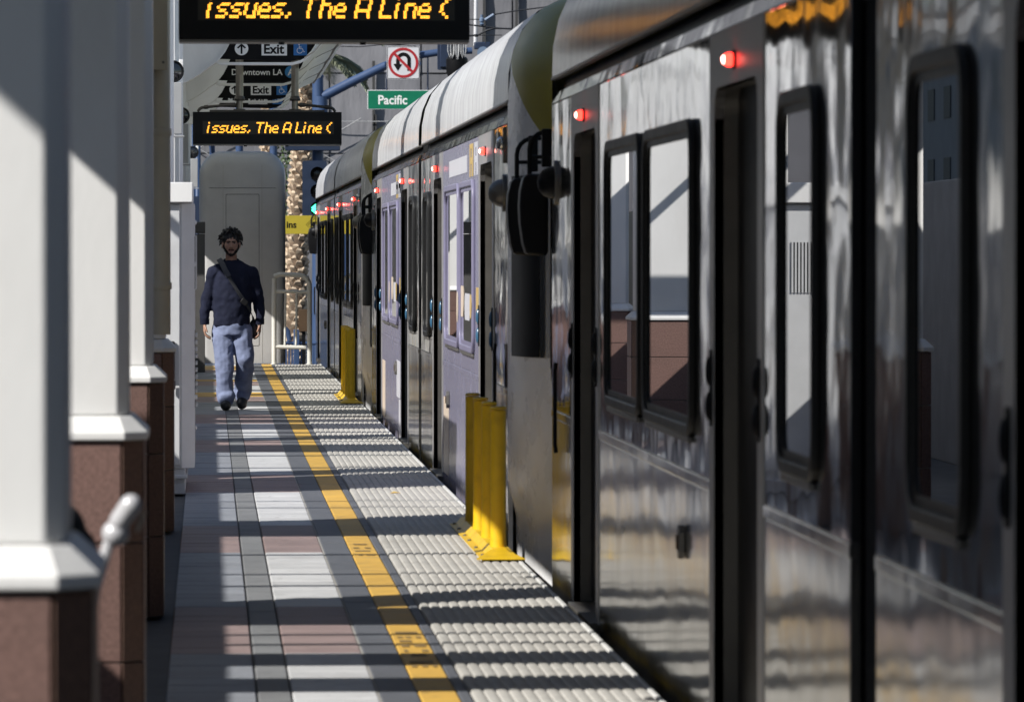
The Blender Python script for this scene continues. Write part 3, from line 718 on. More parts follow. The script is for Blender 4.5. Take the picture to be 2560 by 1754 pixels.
# ------------------------------------------------------------------ barrier posts between the cars
def barrier(label, y):
    t = thing('barrier', label, 'barrier', (0,y,0), 'yellow post barriers at the platform edge')
    base = [(1.372,0.010),(1.410,0.016),(1.440,0.050),(1.512,0.050),(1.535,0.016),(1.568,0.010)]
    for a, b in ((0.25,1.93),(1.945,3.6)):
        mb = MB()
        pl = [(base[0][0],0.0135)]+[(x,z+0.004) for x,z in base[1:-1]]+[(base[-1][0],0.0135)]
        mb.prism([(1.372,0.009)]+pl+[(1.568,0.009)], a, b, 1); mb.build('base', M_bolly, t, smooth=25)
    mb = MB(); mb.loft([[(1.345,0.0,0.0135),(1.59,0.0,0.0135),(1.59,0.0,0.019),(1.345,0.0,0.019)],[(1.372,0.249,0.0135),(1.568,0.249,0.0135),(1.50,0.249,0.052),(1.43,0.249,0.052)]])
    mb.build('end_ramp', M_bolly, t, smooth=20)
    for yb in (0.32,1.0,1.7,2.2,2.9,3.45):
        MB().lathe([(0.010,0.012),(0.010,0.024),(0.006,0.026)], (1.392,yb,0.0), 2, 8).build('bolt', M_jamb, t)
    for i in range(4):
        yy = 0.45+0.88*i
        p = MB().lathe([(0.044,0.052),(0.041,0.10),(0.040,0.70),(0.041,0.745),(0.037,0.752)], (1.478,yy,0.0), 2, 20).build('post', M_bolly, t, smooth=30)
        MB().lathe([(0.0425,0.744),(0.0425,0.752),(0.033,0.759),(0.001,0.760)], (1.478,yy,0.0105), 2, 20).build('cap', M_bolly, p)
    return t
b1 = barrier('nearer row of four yellow posts on a yellow base, its foot in sunlight', 26.75)
dup(b1, (0,54.75,0), 'farther row of yellow posts beside the third car, behind the sunlit ribs')

# ------------------------------------------------------------------ train
SX = 1.65
PROF = [(0.0,2.385),(0.004,2.53),(0.030,2.66),(0.080,2.775),(0.165,2.875),(0.30,2.945),(0.60,2.995),(1.33,3.02)]
def car(c, wrap, label):
    t = thing('train_car', label, 'train car', (0,c,0), 'cars of the silver train')
    MIR = 2*1.33
    def side_seg(a, b, z0, z1, m, name, x=SX, th=0.03):
        return MB().box(x, x+th, a, b, z0, z1).build(name, m, t, bevel=0.003, smooth=0)
    for s in (1, -1):
        def O(a, b): return (a, b) if s > 0 else (-b, -a)
        wr = wrap
        # sheets between the openings
        for (a, b, w_) in ((0.27,2.40,0),(4.10,9.12,wr),(10.80,12.2,0)):
            y0, y1 = O(a, b)
            ms = M_wrap if w_ else M_steel
            side_seg(y0, y1, 0.805, 2.262, ms, 'side_panel')
            side_seg(y0, y1, -0.35, 0.765, M_wrap if w_ else M_steel2, 'lower_panel')
            side_seg(y0, y1, 0.767, 0.803, M_wrap if w_ else M_steel2, 'waist_rail', SX-0.004, 0.034)
        # doors
        for d in (3.25, 9.95):
            y0, y1 = O(d-0.69, d+0.69); f0, f1 = O(d-0.85, d+0.85)
            dob = bpy.data.objects.new('door', None); COL.objects.link(dob); dob.parent = t
            out = [(f0,-0.35),(f1,-0.35),(f1,2.262),(f0,2.262)]
            top = 2.085; r_ = 0.10
            inn = [(y0,-0.02)]+[(y0,top-r_)]+[(y0+r_*(1-math.cos(R(a))),top-r_+r_*math.sin(R(a))) for a in (22,45,67,90)]
            inn += [(y1-r_*(1-math.cos(R(a))),top-r_+r_*math.sin(R(a))) for a in (90,67,45,22)]+[(y1,top-r_),(y1,-0.02)]
            poly = inn[::-1]
            mb = MB()
            face = [(f0,-0.02),(f0,2.262),(f1,2.262),(f1,-0.02)] + poly
            nn = len(face)
            mb.prism(face, SX-0.004, SX+0.028, 0); mb.build('door_surround', M_satin, dob, smooth=0)
            mb = MB(); nn = len(inn)
            mb.loft([[(SX-0.002,*p) for p in inn],[(SX+0.085,*p) for p in inn]], cap=False, closed=False)
            mb.build('jamb', M_jamb, dob, smooth=30)
            ym = (y0+y1)/2
            for q0, q1 in ((y0-0.01,ym-0.012),(ym+0.012,y1+0.01)):
                MB().box(SX+0.075,SX+0.10,q0,q1,0.0,2.1).build('door_leaf', M_doorg, dob, smooth=0)
            MB().box(SX+0.066,SX+0.10,ym-0.012,ym+0.012,0.0,2.1).build('door_seal', M_rubber, dob, smooth=0)
            MB().box(SX-0.03,SX+0.10,y0-0.02,y1+0.02,-0.06,-0.022).build('threshold', M_jamb, dob, smooth=0)
            MB().box(SX-0.006,SX+0.02,f0,f1,-0.35,-0.062).build('sill_panel', M_jamb, dob, smooth=0)
            for q in (y0-0.085, y1+0.045):
                bt = MB().prism(rrect(q,q+0.05,0.985,1.235,0.022,4), SX-0.012, SX-0.0045, 0).build('door_button', M_black, dob, smooth=0)
                for zc in (1.05,1.165):
                    MB().ell((SX-0.013,q+0.025,zc), (0.014,0.021,0.048), 12, 8).build('button_lens', M_btnb if wrap else M_black, bt)
            lm = MB().prism(rrect(ym-0.035,ym+0.035,2.125,2.185,0.028,4), SX-0.012, SX-0.0045, 0).build('door_lamp', M_black, dob, smooth=0)
            MB().ell((SX-0.022,ym,2.155), (0.022,0.022,0.022), 14, 8).build('lamp_lens', M_rled, lm)
            MB().ell((SX-0.036,ym,2.155), (0.0105,0.0145,0.0145), 10, 6).build('lamp_core', M_rcore, lm)
        # windows
        for (a, b, w_) in ((0.96,1.90,0),(4.65,6.64,wr),(6.84,8.60,wr)):
            y0, y1 = O(a, b); z0, z1 = 0.925, 2.01
            wo = bpy.data.objects.new('window', None); COL.objects.link(wo); wo.parent = t
            fm = M_wrapf if w_ else M_rubber
            MB().ring(rrect(y0,y1,z0,z1,0.13), rrect(y0+0.042,y1-0.042,z0+0.042,z1-0.042,0.095), SX-0.022, SX+0.002, 0).build('frame', fm, wo, bevel=0.007, smooth=40, seg=2)
            MB().ring(rrect(y0+0.043,y1-0.043,z0+0.043,z1-0.043,0.094), rrect(y0+0.066,y1-0.066,z0+0.066,z1-0.066,0.075), SX-0.010, SX+0.002, 0).build('inner_seal', M_rubber if not w_ else M_wrapf, wo, smooth=40)
            MB().prism(rrect(y0+0.064,y1-0.064,z0+0.064,z1-0.064,0.075), SX-0.006, SX+0.001, 0).build('pane', M_glass, wo, smooth=0)
            MB().box(SX-0.016,SX-0.001,y0+0.10,y1-0.10,z0-0.022,z0-0.001).build('drip_sill', M_jamb, wo, bevel=0.003)
        # cant rail, gutter, roof sheets
        y0, y1 = O(0.28, 12.2)
        MB().prism([(SX-0.002,2.266),(SX+0.04,2.266),(SX+0.06,2.318),(SX+0.016,2.318)], y0, y1, 1).build('cant_rail', M_steel, t, smooth=0)
        MB().prism([(SX+0.045,2.320),(SX+0.2,2.320),(SX+0.2,2.384),(SX+0.062,2.384)], y0, y1, 1).build('gutter', M_rubber, t, smooth=0)
        MB().box(SX-0.006,SX+0.03,y0,y1,2.378,2.392).build('gutter_lip', M_jamb, t, bevel=0.003)
        brk = [0.28,1.35,2.7,3.9,5.2,6.5,8.2,9.4,10.9,12.2]  # some joints added as dark lines imitating stripes reflected in the roof
        for a, b in zip(brk[:-1], brk[1:]):
            q0, q1 = O(a+0.006, b-0.006)
            left = [(SX+u,z+0.008) for u,z in PROF]; right = [(SX+MIR-u,z+0.008) for u,z in PROF[::-1]]
            mb = MB(); pts = left+right[1:]
            mb.loft([[(x,q0,z) for x,z in pts],[(x,q1,z) for x,z in pts]], cap=False, closed=False)
            mb.build('roof_panel', M_roof, t, smooth=40)
        q0, q1 = O(0.28, 12.19)
        pts = [(SX+0.012+u*0.99,z-0.008) for u,z in PROF]+[(SX-0.012+MIR-u*0.99,z-0.008) for u,z in PROF[::-1]][1:]
        MB().loft([[(x,q0,z) for x,z in pts],[(x,q1,z) for x,z in pts]], cap=False, closed=False).build('roof_liner', M_rubber, t, smooth=40)
        # far side, floor, inner bulkhead keep the shell closed
        MB().box(SX+MIR-0.03,SX+MIR,y0,y1,-0.35,2.40).build('far_side', M_steel, t, smooth=0)
        MB().box(SX+0.11,SX+MIR-0.04,y0,y1,-0.34,2.37).build('interior_core', M_doorg, t, smooth=0)
        # marker lamp and small fittings
        ym = O(5.05,5.1)[0]
        mk = MB().prism([(ym-0.035,0.515),(ym,0.49),(ym+0.035,0.515),(ym+0.035,0.585),(ym,0.61),(ym-0.035,0.585)], SX-0.024, SX-0.001, 0).build('side_marker', M_jamb, t, bevel=0.004, smooth=0)
        MB().box(SX-0.030,SX-0.0245,ym-0.018,ym+0.018,0.525,0.575).build('marker_lens', M_brown, mk)
        # round convex camera dome and flat fittings near the cab
        yd = O(11.86,11.9)[0]
        dm = MB().lathe([(0.105,0.0),(0.105,-0.012),(0.09,-0.014)], (SX-0.001,yd,1.885), 0, 20).build('camera_plate', M_jamb, t)
        MB().lathe([(0.078,-0.014),(0.073,-0.04),(0.058,-0.068),(0.033,-0.086),(0.001,-0.092)], (SX-0.001,yd,1.885), 0, 20).build('dome', M_jamb if s < 0 else M_black, dm, smooth=60)
        if s < 0:
            dm = MB().box(SX-0.012,SX-0.001,yd-0.06,yd+0.0,2.05,2.25).build('marker_plate', M_jamb, t)
            MB().ell((SX-0.02,yd-0.03,2.16), (0.03,0.035,0.04), 12, 8).build('clearance_lamp', M_steel2, dm)
        yh = O(11.45,11.5)[0]
        MB().tube([(SX-0.03,yh,0.62),(SX-0.035,yh,0.66),(SX-0.035,yh,1.00),(SX-0.03,yh,1.04)], 0.010, 8).build('grab_handle', M_black, t)
        # nose
        ye = s*12.2; T_ = [0,0.12,0.28,0.45,0.62,0.78,0.9,1.0]
        def inset(q): return 0.62*q**3.0+0.10*q
        def topz(q): return 3.03-0.55*q**2.6
        zs = [-0.35,0.10,0.20,0.30,0.65,1.0,1.4,1.8,2.15,2.385,2.53,2.66,2.775,2.875,2.945,2.995,3.02]
        ub = [0.05,0.045,0.025,0.0,0,0,0,0,0,0,0.004,0.030,0.080,0.165,0.30,0.60,1.33]
        T_ = [i/18 for i in range(19)]
        def uz(z):
            if z <= zs[0]: return ub[0]
            for k in range(len(zs)-1):
                if z <= zs[k+1]:
                    f = (z-zs[k])/(zs[k+1]-zs[k]); return ub[k]+(ub[k+1]-ub[k])*f
            return ub[-1]
        def npt(z, q):
            u = uz(z)
            if z > 2.0: z = 2.0+(z-2.0)*(topz(q)-2.0)/(3.02-2.0)
            return (SX+u+inset(q)*(1-u/1.33), ye+s*1.5*q, z)
        def zb(q): return max(2.02, 2.60-0.62*q-0.25*q*q)
        silver, yel = MB(), MB()
        lowz = [-0.35,0.10,0.20,0.30,0.65,1.0,1.4,1.8]
        for sgn in (0,1):
            def M2(p): return p if not sgn else (2*(SX+1.33)-p[0],p[1],p[2])
            silver.loft([[M2(npt(z,q)) for z in lowz+[1.8+(zb(q)-1.8)*f for f in (0.25,0.5,0.75,1.0)]] for q in T_], cap=False, closed=False)
            yel.loft([[M2(npt(zb(q)+(3.02-zb(q))*f,q)) for f in (0,0.12,0.25,0.38,0.5,0.6,0.7,0.8,0.87,0.93,0.97,1.0)] for q in T_], cap=False, closed=False)
        def weld(mb, name, m):
            o = mb.build(name, m, t, smooth=0)
            bm = bmesh.new(); bm.from_mesh(o.data); bmesh.ops.remove_doubles(bm, verts=bm.verts, dist=0.0005)
            bmesh.ops.recalc_face_normals(bm, faces=bm.faces)
            for f in bm.faces: f.smooth = True
            bm.to_mesh(o.data); bm.free()
        weld(silver, 'nose', M_nose); weld(yel, 'nose_mask', M_nosey)
        # end cap of the nose (windscreen side) and coupler
        MB().box(SX+0.74,SX+MIR-0.74,ye+s*1.49-0.02,ye+s*1.49+0.02,-0.1,2.45).build('front_glass', M_glass, t)
        cp = [ye+s*1.48, ye+s*1.85]
        MB().box(SX+1.2,SX+1.46,min(cp),max(cp),-0.35,-0.1).build('coupler', M_black, t)
        # cab side window on the nose
        cw = bpy.data.objects.new('cab_window', None); COL.objects.link(cw); cw.parent = t
        def patch(z0, z1, q0, q1, off, m, name, n=8):
            mb = MB(); rings = []
            for a in range(n+1):
                z = z0+(z1-z0)*a/n; row = []
                for b in range(n+1):
                    q = q0+(q1-q0)*b/n; row.append((SX+inset(q)-off, ye+s*1.5*q, z))
                rings.append(row)
            mb.loft(rings, cap=False, closed=False); mb.build(name, m, cw, smooth=60)
        patch(0.93,2.02,0.10,0.93,0.006,M_nose,'surround'); patch(0.99,1.97,0.16,0.52,0.012,M_doorg,'pane'); patch(0.99,1.97,0.53,0.56,0.016,M_rubber,'mullion'); patch(0.99,1.97,0.57,0.84,0.012,M_grey,'blind'); patch(0.985,1.97,0.85,0.90,0.014,M_rubber,'mullion')
        # mirror
        if s > 0: my, mx0, mx1 = ye+1.0, 1.547, 1.69
        else: my, mx0, mx1 = ye-1.25, 1.573, 1.72
        mo = bpy.data.objects.new('side_mirror', None); COL.objects.link(mo); mo.parent = t
        mb = MB(); rings = []
        pr = [(mx1-0.01,1.535),(mx0+0.035,1.545),(mx0+0.018,1.60),(mx0+0.004,1.70),(mx0,1.78),(mx0+0.004,1.86),(mx0+0.02,1.925),(mx0+0.04,1.945),(mx1-0.01,1.945),(mx1,1.92),(mx1,1.56)]
        mb.prism(pr, my-0.10, my+0.10, 1); mb.build('housing', M_black, mo, bevel=0.014, smooth=40, seg=3)
        mb = MB(); xa = mx0+0.055
        mb.tube([(xa,my,1.94),(xa,my,2.07)]+[(xa+0.085*(1-math.cos(R(a))),my,2.07+0.085*math.sin(R(a))) for a in (20,40,60,80)]+[(xa+0.14,my,2.158),(xa+0.30,my,2.15)], 0.0125, 10); mb.build('arm', M_black, mo)
        MB().tube([(xa,my,2.03),(xa+0.28,my,2.03)], 0.010, 8).build('cross_arm', M_black, mo)
        MB().box(xa+0.06,xa+0.11,my-0.03,my+0.03,1.98,2.17).build('bracket', M_black, mo, bevel=0.006)
    # articulation bellows
    pts = [(SX+0.035,-0.3),(SX+0.035,2.36)]+[(SX+u+0.03,z-0.02) for u,z in PROF[1:]]
    mb = MB(); rings = []
    for i in range(13):
        y = -0.27+0.045*i; d = 0.0 if i % 2 else 0.03
        rings.append([(x+d,y,z-d*0.5) for x,z in pts]+[(2*(SX+1.33)-x-d,y,z-d*0.5) for x,z in pts[::-1]])
    mb.loft(rings, cap=False, closed=False); mb.build('bellows', M_rubber, t, smooth=0)
    if wrap:
        # printed wrap: thin films on the sheets
        def film(y0, y1, z0, z1, m, name, r=None, x=SX-0.0025):
            pl = rrect(y0,y1,z0,z1,r,5) if r else [(y0,z0),(y1,z0),(y1,z1),(y0,z1)]
            MB().prism(pl, x, x+0.0018, 0).build(name, m, t, smooth=0)
        for off in (0.0, 13.15):
            # off shifts from the near half to the far half
            film(-7.6+off,-5.1+off,2.065,2.175,M_wrapw,'print_bar') if off == 0 else film(-9.0+off,-6.6+off,2.065,2.175,M_wrapw,'print_bar')
            for yl, m in ((-8.35,M_wrapy),(-8.95,M_wrapw)):
                y_ = yl+off
                film(y_-0.02,y_+0.15,2.03,2.235,m,'print_letter')
                film(y_+0.30,y_+0.42,2.03,2.235,m,'print_letter')
                film(y_+0.151,y_+0.299,2.205,2.235,m,'print_letter'); film(y_+0.151,y_+0.299,2.11,2.15,m,'print_letter')
            film(-8.9+off,-8.0+off,0.30,0.62,M_wrapw,'print_block',0.06); film(-9.05+off,-8.55+off,-0.1,0.29,M_wrapw,'print_block',0.05)
            film(-5.0+off,-4.2+off,0.02,0.55,M_wraps,'print_block',0.03)
            film(-9.06+off,-8.74+off,1.12,1.34,M_wrapy,'print_block',0.03)
            for (yc, zc, ry, rz, m, x_) in ((-7.05,1.24,0.20,0.10,M_wraps,SX-0.0085),(-6.72,1.20,0.10,0.10,M_wraps,SX-0.0245),(-8.50,1.22,0.10,0.075,M_wrapy,SX-0.0245),(-7.75,1.21,0.34,0.085,M_wrapw,SX-0.0085)):
                MB().prism(rrect(yc+off-ry,yc+off+ry,zc-rz,zc+rz,min(ry,rz)*0.9,6), x_, x_+0.0016, 0).build('print_block', m, t, smooth=0)
    return t
car(13.4, False, 'nearest plain stainless steel train car, its doors and black framed windows beside the camera')
car(41.6, True, 'middle train car with lilac printed wrap and sunlit stripes on its roof')
car(69.8, False, 'farthest plain stainless train car, dull in shade beyond the lilac car')

# ------------------------------------------------------------------ walker handle and bag by the nearest pillar
t = thing('walker', 'pale grey handle and stem of a walking frame beside the nearest pillar', 'walker', (-0.19,10.4,0))
MB().tube([(-0.05,0.0,0.02),(-0.045,0,0.80),(-0.030,0,0.90),(-0.002,0,0.99)], 0.012, 10).build('stem', M_handle, t)
MB().ell((0.010,0,1.006), (0.027,0.027,0.026), 14, 10).build('joint', M_handle, t)
MB().cap2((0.018,-0.008,1.030), 0.0205, (0.040,-0.018,1.062), 0.0215).build('grip', M_handle, t)
MB().tube([(0.052,-0.01,1.01),(0.066,-0.01,1.05)], 0.004, 8).build('brake_lever', M_cream, t)
MB().tube([(-0.05,0,0.45),(-0.35,0.02,0.45)], 0.011, 10).build('cross_bar', M_handle, t)
MB().tube([(-0.35,0.02,0.02),(-0.34,0.02,0.97)], 0.011, 10).build('stem', M_handle, t)
for x in (-0.05,-0.35): MB().lathe([(0.016,-0.02),(0.018,0.03)], (x,0.0,0.022)).build('foot', M_rubber, t)
t = thing('shoulder_bag', 'black soft bag hanging behind the nearest pillar', 'bag', (-0.29,11.2,1.0))
mb = MB(); mb.ell((-0.02,0,-0.03), (0.055,0.08,0.06)); mb.ell((0.015,0.02,-0.075), (0.045,0.06,0.05)); mb.ell((-0.04,0.02,0.0), (0.035,0.06,0.04)); mb.ell((-0.07,0.0,-0.12), (0.10,0.09,0.09)); mb.ell((0.03,0.0,-0.125), (0.03,0.05,0.04))
bag = mb.build('bag_body', M_bag, t)
md = bag.modifiers.new('remesh','REMESH'); md.mode = 'VOXEL'; md.voxel_size = 0.012; md.use_smooth_shade = True
MB().tube([(-0.03,0,0.06),(-0.06,0.1,0.16),(-0.16,0.2,0.14)], 0.010, 8).build('strap', M_bag, t)

# ------------------------------------------------------------------ the street beyond the platform
# grey sheeted building
t = thing('sheeted_building', 'large grey building wrapped in creased sheeting across the street', 'building', (0,140,-1.02))
MB().box(-14,24,0.12,12,0,26).build('wall', M_facade2, t)
_pm = []
for v in range(4):
    mb = MB(); nx, nz = 10, 10; W, H = 2.36, 2.06; vs = []
    for j in range(nz+1):
        for i in range(nx+1):
            u = i/nx; q = j/nz
            d = 0.035*math.sin(3.1*u*(1+v*0.3)+v)*math.sin(2.2*q+v*1.7)+0.018*math.sin(11*u+5*q+v*2)+random.uniform(-0.008,0.008)
            vs.append((u*W, -0.02-abs(d), q*H))
    fs = [(j*(nx+1)+i, j*(nx+1)+i+1, (j+1)*(nx+1)+i+1, (j+1)*(nx+1)+i) for j in range(nz) for i in range(nx)]
    mb.add(vs, fs); _pm.append(mb)
first = {}
for jz in range(7):
    for ix in range(8):
        if jz == 2 and ix == 5 or (jz == 4 and ix in (1,)): pass
        v = random.randrange(4)
        if v not in first:
            o = _pm[v].build('sheeting_panel', M_facade, t, smooth=80); first[v] = o.data
        else:
            o = bpy.data.objects.new('sheeting_panel', first[v]); COL.objects.link(o); o.parent = t
        o.location = (-4.0+2.4*ix, 0.06+random.uniform(-0.02,0.02), 1.0+2.1*jz); o.rotation_euler = (R(random.uniform(-0.6,0.6)),0,R(random.uniform(-1.0,1.0)))
for (x, z0, z1) in ((2.35,4.6,7.4),(4.3,2.2,6.6),(4.34,4.4,5.2),(7.2,6.2,9.8),(8.05,5.5,9.9)):
    MB().box(x,x+0.07,-0.14,-0.04,z0+1,z1+1).build('open_joint', M_seam, t, smooth=0)
MB().tube([(7.0,-0.15,8.0),(7.02,-0.15,9.6),(6.98,-0.15,10.5)], 0.05, 8).build('loose_strip', M_signw, t)
for (a,b) in (((-1.5,-0.2,4.6),(1.0,-0.2,6.0)),((1.0,-0.2,4.6),(-1.5,-0.2,6.0)),((1.5,-0.2,4.6),(4.0,-0.2,6.1)),((4.0,-0.2,4.6),(1.5,-0.2,6.0)),((-2,-0.2,6.0),(8,-0.2,6.02)),((-2,-0.2,4.6),(8,-0.2,4.6))):
    MB().tube([a,b], 0.014, 6).build('lattice_rod', M_grey, t)
t = thing('blue_awning', 'deep blue awning corner showing above the yellow nose of the second car', 'awning', (8.6,128,6.1))
MB().loft([[(-0.45,-0.5,0.75),(1.2,-0.5,1.35),(1.2,-0.5,0.1),(0.4,-0.5,-0.05)],[(-0.45,0.5,0.95),(1.2,0.5,1.5),(1.2,0.5,0.3),(0.4,0.5,0.1)]]).build('cloth', M_awn, t)
MB().tube([(1.0,0,-7.1),(1.0,0,0.4)], 0.05, 10).build('post', M_bpole, t)

# traffic signal pole with its mast arm
Yp = 112.0
def wx(px, y=Yp): return (px-520)*y/13350.0
def wz(py, y=Yp): return 1.55+(633-py)*y/13350.0
t = thing('signal_pole', 'blue traffic signal pole with a long rising mast arm', 'pole', (2.30,Yp,-1.02))
b = 1.02
MB().lathe([(0.16,0),(0.16,0.02),(0.125,0.05),(0.115,6.25)], (0,0,0), 2, 18).build('shaft', M_bpole, t)
MB().lathe([(0.125,6.251),(0.13,6.27),(0.10,6.33),(0.02,6.36)], (0,0,0), 2, 18).build('cap', M_bpole, t)
arm_pts = [(wx(px)-2.30, 0, wz(py)+b) for px, py in ((806,243),(880,205),(960,166),(1030,141),(1100,131),(1180,127))]
MB().tube(arm_pts, [0.105,0.10,0.09,0.08,0.075,0.07], 14).build('mast_arm', M_bpole, t)
MB().lathe([(0.15,0),(0.15,0.4)], (0.06,0,5.45), 2, 16).build('collar', M_bpole, t)
t = thing('blank_out_sign', 'flat dark navy box sign under the smaller display board', 'sign', (2.185,Yp-0.35,wz(378)))
MB().box(-0.575,0.575,0,0.22,0,0.30).build('case', M_navy, t, bevel=0.015)
MB().tube([(0.1,0.11,0.30),(0.1,0.25,0.55)], 0.03, 8).build('bracket', M_navy, t)
t = thing('traffic_light', 'navy traffic light with a lit green left arrow', 'traffic light', (wx(785),Yp-0.55,wz(558)))
hw = 0.258
MB().prism(rrect(-hw,hw,0.0,wz(403)-wz(558),0.05,4), 0.1, 0.125, 1).build('backplate', M_navy, t)
MB().box(-0.16,0.18,0.13,0.34,0.05,1.2).build('housing', M_navy, t, bevel=0.02)
MB().tube([(0.02,0.28,0.6),(0.12,0.5,0.6)], 0.05, 10).build('bracket', M_navy, t)
for zc in (1.02, 0.66, 0.30):
    v = bpy.data.objects.new('signal_section', None); COL.objects.link(v); v.parent = t
    n_ = 20; rings = []
    for r_, y_, tr in ((0.158,0.10,0),(0.158,-0.16,0),(0.150,-0.16,0),(0.150,0.09,0)):
        rings.append([(0.055+r_*math.sin(R(a)),y_,zc+r_*math.cos(R(a))) for a in range(-125,126,10)])
    MB().loft(rings, cap=False, closed=False).build('visor', M_navy, v, smooth=60)
    MB().lathe([(0.15,0.095),(0.10,0.08),(0.01,0.07)], (0.055,0,zc), 1, 20).build('lens', M_lens, v)
a = MB(); z = 0.295
for p0, p1 in (((-0.055,z+0.01),(0.055,z+0.105)),((-0.055,z-0.01),(0.055,z-0.105)),((-0.03,z),(0.15,z))):
    a.tube([(p0[0],0.055,p0[1]),(p1[0],0.055,p1[1])], 0.022, 8)
a.build('green_arrow', M_gled, t, kind='stuff')

# no U-turn sign and street name sign on the arm
t = thing('no_u_turn_sign', 'white square no U-turn sign with red ring hung on the mast arm', 'road sign', (wx(1007),Yp-0.14,wz(158)))
h_ = 0.345
MB().prism(rrect(-h_,h_,-h_,h_,0.035,4), 0.0, 0.008, 1).build('plate', M_signw, t, smooth=0)
MB().ring(rrect(-h_+0.008,h_-0.008,-h_+0.008,h_-0.008,0.03,4), rrect(-h_+0.018,h_-0.018,-h_+0.018,h_-0.018,0.024,4), -0.003, -0.0005, 1).build('border', M_sign, t, smooth=0)
MB().prism([(-0.15,-0.02),(-0.15,0.06)]+[(-0.15+0.155*(1-math.cos(R(a))),0.06+0.155*math.sin(R(a))) for a in range(15,180,15)]+[(0.16,0.06),(0.16,-0.17),(0.085,-0.17),(0.085,0.06)]+[(0.005+0.08*math.cos(R(a)),0.06+0.08*math.sin(R(a))) for a in range(15,180,15)]+[(-0.075,0.06),(-0.075,-0.03),(-0.02,-0.03),(-0.1125,-0.175),(-0.205,-0.03)], -0.004, -0.001, 1).build('u_turn_arrow', M_sign, t, smooth=0)
ro = [(0.315*math.cos(2*math.pi*k/40),0.315*math.sin(2*math.pi*k/40)) for k in range(40)]
ri = [(0.262*math.cos(2*math.pi*k/40),0.262*math.sin(2*math.pi*k/40)) for k in range(40)]
MB().ring(ro, ri, -0.007, -0.0005, 1).build('red_ring', M_red, t, smooth=0)
MB().prism([(-0.215,0.175),(-0.175,0.215),(0.215,-0.175),(0.175,-0.215)], -0.0065, -0.0042, 1).build('red_slash', M_red, t, smooth=0)
for x in (-0.38,0.36): MB().box(x-0.012,x+0.012,0.01,0.10,-0.05,0.02).build('bracket', M_bpole, t)
t = thing('street_name_sign', 'green hanging street sign reading Pacific in white', 'street sign', (wx(918),Yp-0.02,wz(274)))
MB().box(0,1.86,-0.015,0.015,0,0.405).build('plate', M_signw, t, bevel=0.004)
MB().box(0.014,1.846,-0.019,-0.0155,0.014,0.391).build('green_face', M_green, t, smooth=0)
text('lettering', 'Pacific', M_paper, (0.215,-0.0195,0.11), 0.265, t, bold=0.006, xs=0.94)
for px, py in ((966,176),(1069,140)):
    MB().tube([(wx(px)-wx(918),0,0.407),(wx(px)-wx(918),0,wz(py)-wz(274)-0.04)], 0.018, 8).build('hanger', M_navy, t)
    MB().ell((wx(px)-wx(918),0,0.43), (0.03,0.03,0.03), 10, 6).build('hanger_eye', M_navy, t)
t = thing('traffic_light', 'dark navy back of a traffic signal on the mast arm', 'traffic light', (wx(1110),Yp-0.2,wz(176)))
MB().prism(rrect(-0.15,0.16,0,0.85,0.03,4), 0.0, 0.03, 1).build('backplate', M_navy, t, bevel=0.006)
MB().box(-0.10,0.11,-0.12,-0.002,0.05,0.80).build('housing', M_navy, t, bevel=0.02)
t = thing('traffic_light', 'small dark signal with a pale visor right of the cable pole', 'traffic light', (wx(1205),Yp-0.2,wz(150)))
MB().box(-0.17,0.17,0,0.25,0.22,0.37).build('hood', M_navy, t, bevel=0.02)
MB().lathe([(0.10,0.0),(0.12,-0.12),(0.125,-0.24)], (0,0.02,0.14), 1, 16).build('visor', M_insul, t)
MB().box(-0.05,0.05,0.0,0.12,-0.2,0.20).build('bracket', M_navy, t)

# cable pole behind the second car
Yc = 100.0
t = thing('cable_pole', 'dark pole whose head carries looping grey cables', 'pole', (wx(1142,Yc),Yc,-1.02))
MB().tube([(0,0,0),(0,0,5.75)], 0.105, 14).build('shaft', M_black, t)
MB().lathe([(0.10,5.75),(0.20,5.95),(0.205,6.20),(0.12,6.32),(0.10,6.55)], (0,0,0), 2, 16).build('head', M_black, t)
for x in (-0.17,-0.12,-0.03,0.04,0.12,0.17):
    w0 = 0.05 if x < 0 else -0.05
    MB().tube([(x,-0.18,6.62),(x-0.01,-0.20,6.35),(x+w0*0.5,-0.21,6.18+abs(x)*0.3),(x+w0,-0.20,6.30),(x+w0*1.1,-0.16,6.62)], 0.012, 6).build('cable', M_grey, t)
t = thing('span_wires', 'dark overhead wires with blue grey insulators above the train', 'wires', (0,Yc,0))
def W(pts, r=0.012): return MB().tube([(wx(a,Yc),0,wz(c,Yc)) for a,c in pts], r, 6)
W([(640,60),(866,106),(1000,113),(1160,61),(1250,71),(1284,73)], 0.017).build('wire', M_wire, t)
W([(1160,49),(1215,49)], 0.010).build('wire', M_wire, t)
W([(640,112),(900,118),(1180,89),(1255,88)], 0.009).build('wire', M_wire, t)
W([(640,92),(870,100),(1040,116)], 0.007).build('wire', M_wire, t)
W([(1170,90),(1195,88),(1215,77),(1235,71),(1278,72),(1282,90)], 0.02).build('wire', M_wire, t)
W([(1232,37),(1290,27),(1370,17),(1500,8)], 0.014).build('wire', M_wire, t)
W([(1214,0),(1214,110)], 0.008).build('wire', M_wire, t)
ins = W([(1212,51),(1234,37)], 0.035).build('insulator', M_insul, t)
MB().lathe([(0.03,0.0),(0.05,0.03),(0.02,0.05),(0.045,0.08),(0.045,0.13),(0.02,0.15),(0.03,0.2)], (wx(1204,Yc),0,wz(64,Yc)), 2, 12).build('insulator', M_insul, t)
MB().ell((wx(1190,Yc),0,wz(89,Yc)), (0.05,0.04,0.03), 10, 6).build('clamp', M_wire, t)
